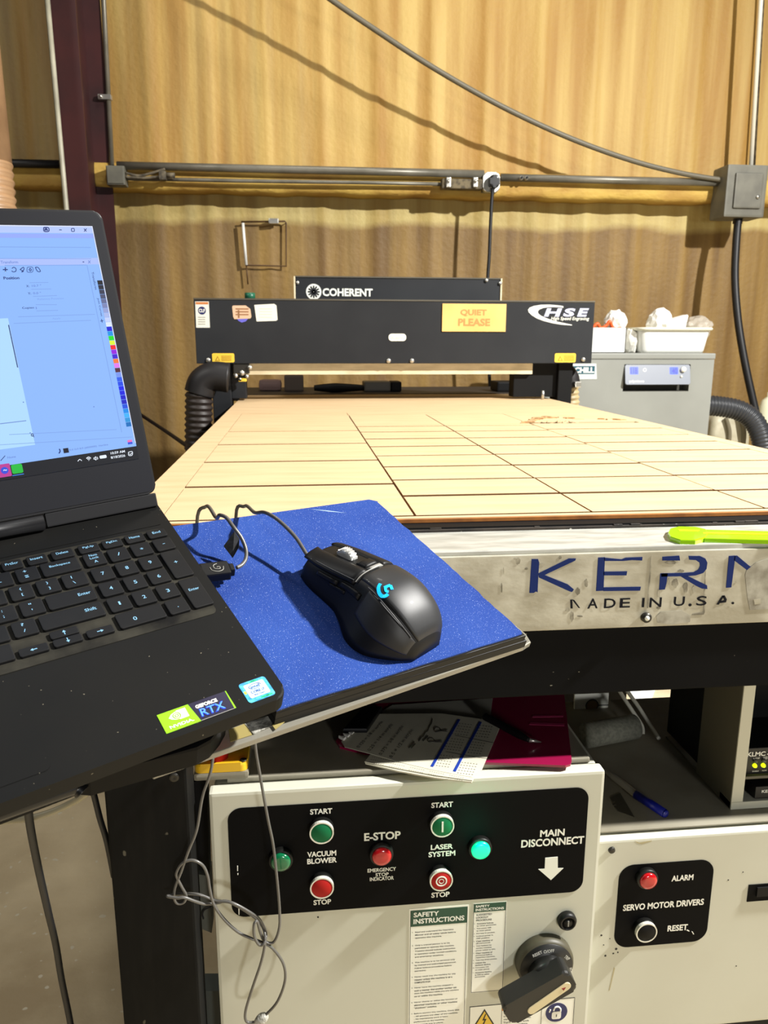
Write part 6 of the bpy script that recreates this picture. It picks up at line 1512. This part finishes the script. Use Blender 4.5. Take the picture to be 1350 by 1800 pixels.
b = MB(); mpatch(b, .03, .545, .36, .82, .0014, M_msat, 26, 22, tap=lambda s: (.36+.10*max(0, .35-s), .82)); palm = b.build('palm_cover', mouse); lab(palm, 'satin grey palm cover')
b = MB(); mpatch(b, .035, .44, .10, .335, .0012, M_mside, 22, 14, tap=lambda s: (.08+.05*s, .335-.02*s+.10*max(0, .20-s))); b.build('side_panel', mouse)
b = MB(); mpatch(b, .565, 1.035, .265, .475, .0022, M_mdus, 20, 12, tap=lambda s: (.245+.05*abs(s-.8), .470)); b.build('left_button', mouse)
b = MB(); mpatch(b, .565, 1.02, .555, .80, .0018, M_mdus, 20, 12); b.build('right_button', mouse)
b = MB(); mpatch(b, .47, .66, .175, .235, .0030, M_mblk, 8, 6); mpatch(b, .68, .86, .165, .222, .0030, M_mblk, 8, 6); b.build('thumb_button', mouse)
b = MB(); mpatch(b, .60, .74, .13, .16, .0015, M_mblk, 8, 6); b.build('thumb_button', mouse)
# bright worn edges along the seams
b = MB(); M_worn = mat('worn_edge', (150, 148, 142), .4)
b.tube([msurf(s, .30+.03*abs(s-.75), .0028) for s in (.57, .68, .8, .92)], .0004, mat('seam_grey', (66, 66, 66), .4), 6, MF)
b.tube([msurf(s, .343-.02*s, .0014) for s in (.06, .15, .27, .38, .45)], .0005, mat('seam_grey', (66, 66, 66), .4), 6, MF)
b.tube([msurf(.555, a, .0016) for a in (.30, .36, .42, .48, .52)], .0005, M_worn, 6, MF)
b.build('seam', mouse)
# wheel and little buttons
wz = msurf(.80, .515)[2]; wy = .80*ML
WFm = MF @ frame((.0005, wy, wz-.0035), (0, 1, 0), (0, 0, 1), (1, 0, 0))
M_whl = mat('wheel_silver', (186, 186, 182), .35, .5)
b = MB().lathe([(.0070, -.0042), (.0098, -.0036), (.0102, 0), (.0098, .0036), (.0070, .0042)], M_whl, WFm, 32)
for i in range(24):
    A = 2*math.pi*i/24; b.box(.0098, .0106, -.0004, .0004, -.0034, .0034, M_whl, WFm @ Matrix.Rotation(A, 4, 'Z'))
b.build('scroll_wheel', mouse)
b = MB(); mpatch(b, .60, .685, .485, .545, .0022, M_mdus, 6, 5); mpatch(b, .50+.055, .59, .485, .545, .0018, M_worn, 4, 5); b.build('top_button', mouse)
# G mark on the palm cover
def mtop(x, y, off):     # height of the cover above local x,y
    s = y/ML; best = None
    for j in range(20, 180):
        p = msurf(s, j/200, off)
        if best is None or abs(p[0]-x) < best[0]: best = (abs(p[0]-x), p[2])
    return best[1]
M_cyan = mat('cyan_mark', (0, 160, 236), .4, emit=.8)
b = MB()
def gpt(px, py):
    q = lp(px, py, ZPAD+.040); o = LF @ Vector((q[0], q[1], ZPAD)); l = MF.inverted() @ o; return (l.x, l.y)
def gstroke(P, w_):
    pts = spline([(*gpt(*p), 0) for p in P], 6); L_ = []
    for i, p in enumerate(pts):
        t_ = (pts[min(i+1, len(pts)-1)]-pts[max(i-1, 0)]).normalized(); n_ = Vector((-t_.y, t_.x, 0))*w_/2
        L_.append((p-n_, p+n_))
    v = []
    for a_, c_ in L_:
        for q in (a_, c_): v.append((q.x, q.y, mtop(q.x, q.y, .0014)+.0006))
    b.add(v, [(2*i, 2*i+1, 2*i+3, 2*i+2) for i in range(len(pts)-1)], M_cyan, MF)
gstroke([(667.5, 1031), (664.5, 1036), (666, 1043), (671, 1048.5), (677, 1049.5), (681, 1047.5)], .0026)
gstroke([(674, 1038), (676, 1037.5), (685, 1034.5)], .0026); gstroke([(684.5, 1034.6), (686.5, 1038.5), (688, 1041.5)], .0026); gstroke([(676.0, 1038), (677.5, 1043), (682, 1044.5)], .0022)
lab(b.build('symbol', mouse), 'glowing blue letter shaped symbol')
# ---- the cable: mouse nose, over the back of the tray, the tangle below, and back up to the plug
M_cab2 = mat('mouse_cable', (88, 86, 82), .35, coat=.3)
def L3(x, y, off): q = lp(x, y, off); return tuple(LF @ Vector((q[0], q[1], off)))
nz = MF @ Vector((0, ML+.001, .012))
YT = .79
def tg(x, y, d=0.0): return tuple(at(280+x*.2, 1440+y*.2, 1, YT+d))
up1 = [tuple(nz), L3(548, 985, -.006), L3(520, 945, .002), L3(490, 915, .006), L3(466, 901, .004), L3(448, 901, -.006)]
e_ = lp(438, 909, ZPAD); ovr = lambda u, dv, z: tuple(LF @ Vector((u, e_[1]+dv, z)))
pathA = up1+[ovr(e_[0]+.002, .014, -.020), ovr(e_[0], .022, -.050), tuple(np.array(at(444, 1180, 1, .80))), tuple(at(448, 1300, 1, YT)), tuple(at(457, 1362, 1, YT))]
pathA += [tg(*p) for p in [(955, 0), (1000, 220), (1032, 500), (1056, 780), (1054, 960), (1005, 1080), (930, 1075), (890, 1000)]]
pathA += [tg(*p, d) for p, d in [((860, 900), -.004), ((833, 930), -.006), ((836, 1030), -.006), ((880, 1105), -.006), ((925, 1085), -.006), ((935, 990), .003), ((880, 880), .003), ((800, 820), 0), ((640, 735), 0), ((500, 715), .004), ((340, 660), .004), ((180, 660), .002), ((70, 676), -.002), ((160, 692), -.006), ((220, 688), -.006), ((310, 720), -.004), ((400, 745), 0), ((520, 735), .006),
                                 ((600, 722), .008), ((780, 820), .006), ((900, 930), .006), ((930, 1060), -.004), ((900, 1240), -.004), ((820, 1480), -.002), ((760, 1680), 0), ((765, 1775), 0), ((830, 1785), 0), ((890, 1765), 0)]]
pathB = [tg(*p) for p in [(890, 1745), (940, 1715), (1040, 1600), (1105, 1420), (1090, 1270), (1000, 1140), (920, 1090), (800, 1045), (690, 990), (570, 880), (480, 750), (445, 620), (425, 500), (380, 405), (290, 360), (200, 390), (152, 470), (160, 520), (200, 600), (236, 670), (215, 730), (160, 740), (132, 690), (140, 600), (200, 440), (260, 270), (330, 90)]]
f_ = lp(378, 916, ZPAD)
pathB += [tuple(at(356, 1400, 1, YT)), tuple(at(374, 1335, 1, YT)), tuple(at(376, 1200, 1, .80)), tuple(LF @ Vector((f_[0]-.002, f_[1]+.030, -.060))), tuple(LF @ Vector((f_[0]-.001, f_[1]+.018, -.018))), L3(380, 910, -.006), L3(386, 905.5, .004), L3(398, 910, .006), L3(410, 926, .004), L3(424, 945, -.002), L3(432, 965, -.008), L3(432, 982, -.011), L3(425, 993, -.012), L3(416, 998, -.012)]
cb = MB(); cb.tube(pathA, .0017, M_cab2, 10, res=7).tube(pathB, .0017, M_cab2, 10, res=7).build('cable', mouse)
q = at(460, 1791, 1, YT)
b = MB(); b.tube([tg(850, 1790), tg(900, 1755), tg(945, 1722)], .0055, M_foil, 12, rad=lambda u: .0036+.0030*math.sin(math.pi*u)); lab(b.build('tape_wrap', mouse), 'lump of silver foil tape holding the cable loop')
# plug
P0 = lp(352, 1008, -.0115); P1 = lp(411, 1001, -.0115)
uv = np.array(P1)-np.array(P0); uv /= np.linalg.norm(uv)
PF = LF @ frame((P0[0], P0[1], -.0115), (uv[0], uv[1], 0), (-uv[1], uv[0], 0), (0, 0, 1))
pl_ = np.linalg.norm(np.array(P1)-np.array(P0))
pg = MB().box(0, pl_-.004, -.0078, .0078, -.0042, .0042, M_mblk, PF, bev=.0015).box(pl_-.004, pl_, -.0042, .0042, -.0036, .0036, M_mblk, PF, bev=.001).build('plug', mouse)
b = MB(); cxp = pl_*.48
b.tube([(cxp-.0055, .001, .0044), (cxp-.0045, -.003, .0044), (cxp, -.0050, .0044), (cxp+.0042, -.0035, .0044), (cxp+.0054, .0005, .0044)], .00035, M_grey, 5, PF)
b.tube([(cxp+.001, .0048, .0044), (cxp-.0022, .0030, .0044), (cxp-.002, -.001, .0044), (cxp+.002, -.0018, .0044), (cxp+.0022, .0006, .0044), (cxp, .0006, .0044)], .00035, M_grey, 5, PF)
b.build('symbol', pg)
# fabric tag on the cable loop
g = [np.array(L3(x, y, o)) for x, y, o in ((412, 934, .003), (421, 947, -.001), (420, 962, -.004), (409, 981, -.012), (393, 960, -.008))]
nrm = Vector(np.cross(g[1]-g[0], g[4]-g[0])).normalized()*.0005
b = MB(); v = [tuple(Vector(p)+nrm) for p in g]+[tuple(Vector(p)-nrm) for p in g]
b.add(v, [(0, 1, 2, 3, 4), (9, 8, 7, 6, 5)]+[(i, (i+1) % 5, 5+(i+1) % 5, 5+i) for i in range(5)], mat('tag_fabric', (26, 27, 30), .8, rgb2=(44, 45, 50), scale=300)); lab(b.build('tag', mouse), 'black fabric tag on the cable loop')

# ---------------------------------------------------------------- support post and cables under the tray
M_post = mat('black_painted_wood', (10, 10, 9), .7, spec=.15, rgb2=(19, 18, 16), scale=14, stretch=(6, 6, 1), lo=.45, hi=.75, specks=(90, 86, 74), speck_scale=60, speck_thr=.78)
YP = .805
xa = at(192, 1500, 1, YP)[0]; xb = at(336, 1500, 1, YP)[0]
def undertray(x, y):   # height of the tray underside above (x, y)
    o = np.array((LF @ Vector((0, 0, ZAC-.0058)))[:]); n = RB[:, 2]; return o[2]-((x-o[0])*n[0]+(y-o[1])*n[1])/n[2]
t = thing('support_post', 'thick black painted post standing on the floor under the laptop tray', 'post', ((xa+xb)/2, YP+.04, 0))
MB().box(xa, xb, YP, YP+.05, 0, .87, M_post, bev=.003).build('post', t)
q = fxz(306, 1366, YP); MB().lathe([(.006, 0), (.0055, .0015), (.003, .002), (.0005, .001)], M_dk, FP(YP) @ T3(q[0], q[1], 0), 16).build('screw', t)
xm_ = (xa+xb)/2; xe, ye = -.20, .47; ze = undertray(xe, ye)-.011
MB().tube([(xm_, YP+.02, .83), (xm_, YP-.04, .83), (xe, ye+.16, ze-.06), (xe, ye+.06, ze-.02), (xe, ye, ze)], .016, M_black, 14).build('arm', t)
MB().prism(rrect(-.27, -.13, .06, .20, .01), ZAC-.0110, ZAC-.0058, M_black, LF).build('mounting_plate', t)
# grey brackets in the gap between the post and the cabinet
M_gbr = mat('grey_bracket', (96, 98, 90), .5)
yb_ = .90
def gap(P, nm, m, dth, l=None):
    b = MB().prism([fxz(*p, yb_) for p in P], -dth, 0, m, FP(yb_)); o = b.build(nm, lt)
    if l: lab(o, l)
gap([(335, 1535), (368, 1540), (372, 1640), (338, 1626)], 'bracket', M_gbr, .03, 'small grey bracket in the gap left of the control cabinet')
gap([(345, 1742), (386, 1742), (390, 1850), (348, 1850)], 'bracket', mat('grey_bracket_dark', (78, 82, 78), .5), .03, 'dark grey bracket low in the gap left of the control cabinet')
b = MB(); b.tube([(*fxz(*p, yb_-.004), 0) for p in [(358, 1588), (364, 1585), (372, 1583)]], .001, M_blk)
gap([(330, 1380), (352, 1370), (364, 1385), (368, 1530), (334, 1530)], 'side_cover', M_black, .02)
MB().tube([(x, yb_-.003, z) for x, z in [fxz(*p, yb_) for p in [(370, 1591), (360, 1596), (356, 1604), (358, 1612)]]], .0012, M_blk).build('hook', lt)
# cables from below the laptop to the floor
t = thing('laptop_power_cable', 'thick black cable hanging from under the laptop down to the floor, left of the post', 'cable', (*fxy(140, 1900, 0), 0))
PTS = [(48, 1390, .66), (52, 1445, .70), (66, 1520, .74), (84, 1600, .78), (98, 1660, .82), (108, 1720, .85), (124, 1800, .88), (140, 1900, .90)]
p_ = [tuple(at(x, y, 1, d)) for x, y, d in PTS]; MB().tube(p_+[(p_[-1][0]+.01, .92, .10), (p_[-1][0]+.03, .95, .012), (p_[-1][0]+.12, 1.02, .007)], .0040, M_blk).build('cable', t)
M_beige = mat('beige_cable', (150, 142, 116), .5)
tag(MB().tube([tuple(at(x, y, 1, d)) for x, y, d in [(-40, 1450, .74), (10, 1443, .73), (52, 1438, .72), (88, 1428, .72), (120, 1414, .72), (150, 1396, .71), (175, 1370, .70)]], .0034, M_beige).build('cable'), 'thin beige cable curving just below the front of the laptop riser', 'cable')
tag(MB().tube([tuple(at(x, y, 1, d)) for x, y, d in [(160, 1380, .82), (166, 1400, .83), (176, 1440, .84), (188, 1480, .85), (200, 1540, .86)]], .0036, M_blk).build('cable'), 'short black cable running down behind the left edge of the support post', 'cable')
for p_ in bpy.data.objects:
    if p_.type == 'MESH' and p_.parent is None and 'kind' not in p_ and 'label' not in p_: print('UNLABELLED', p_.name)
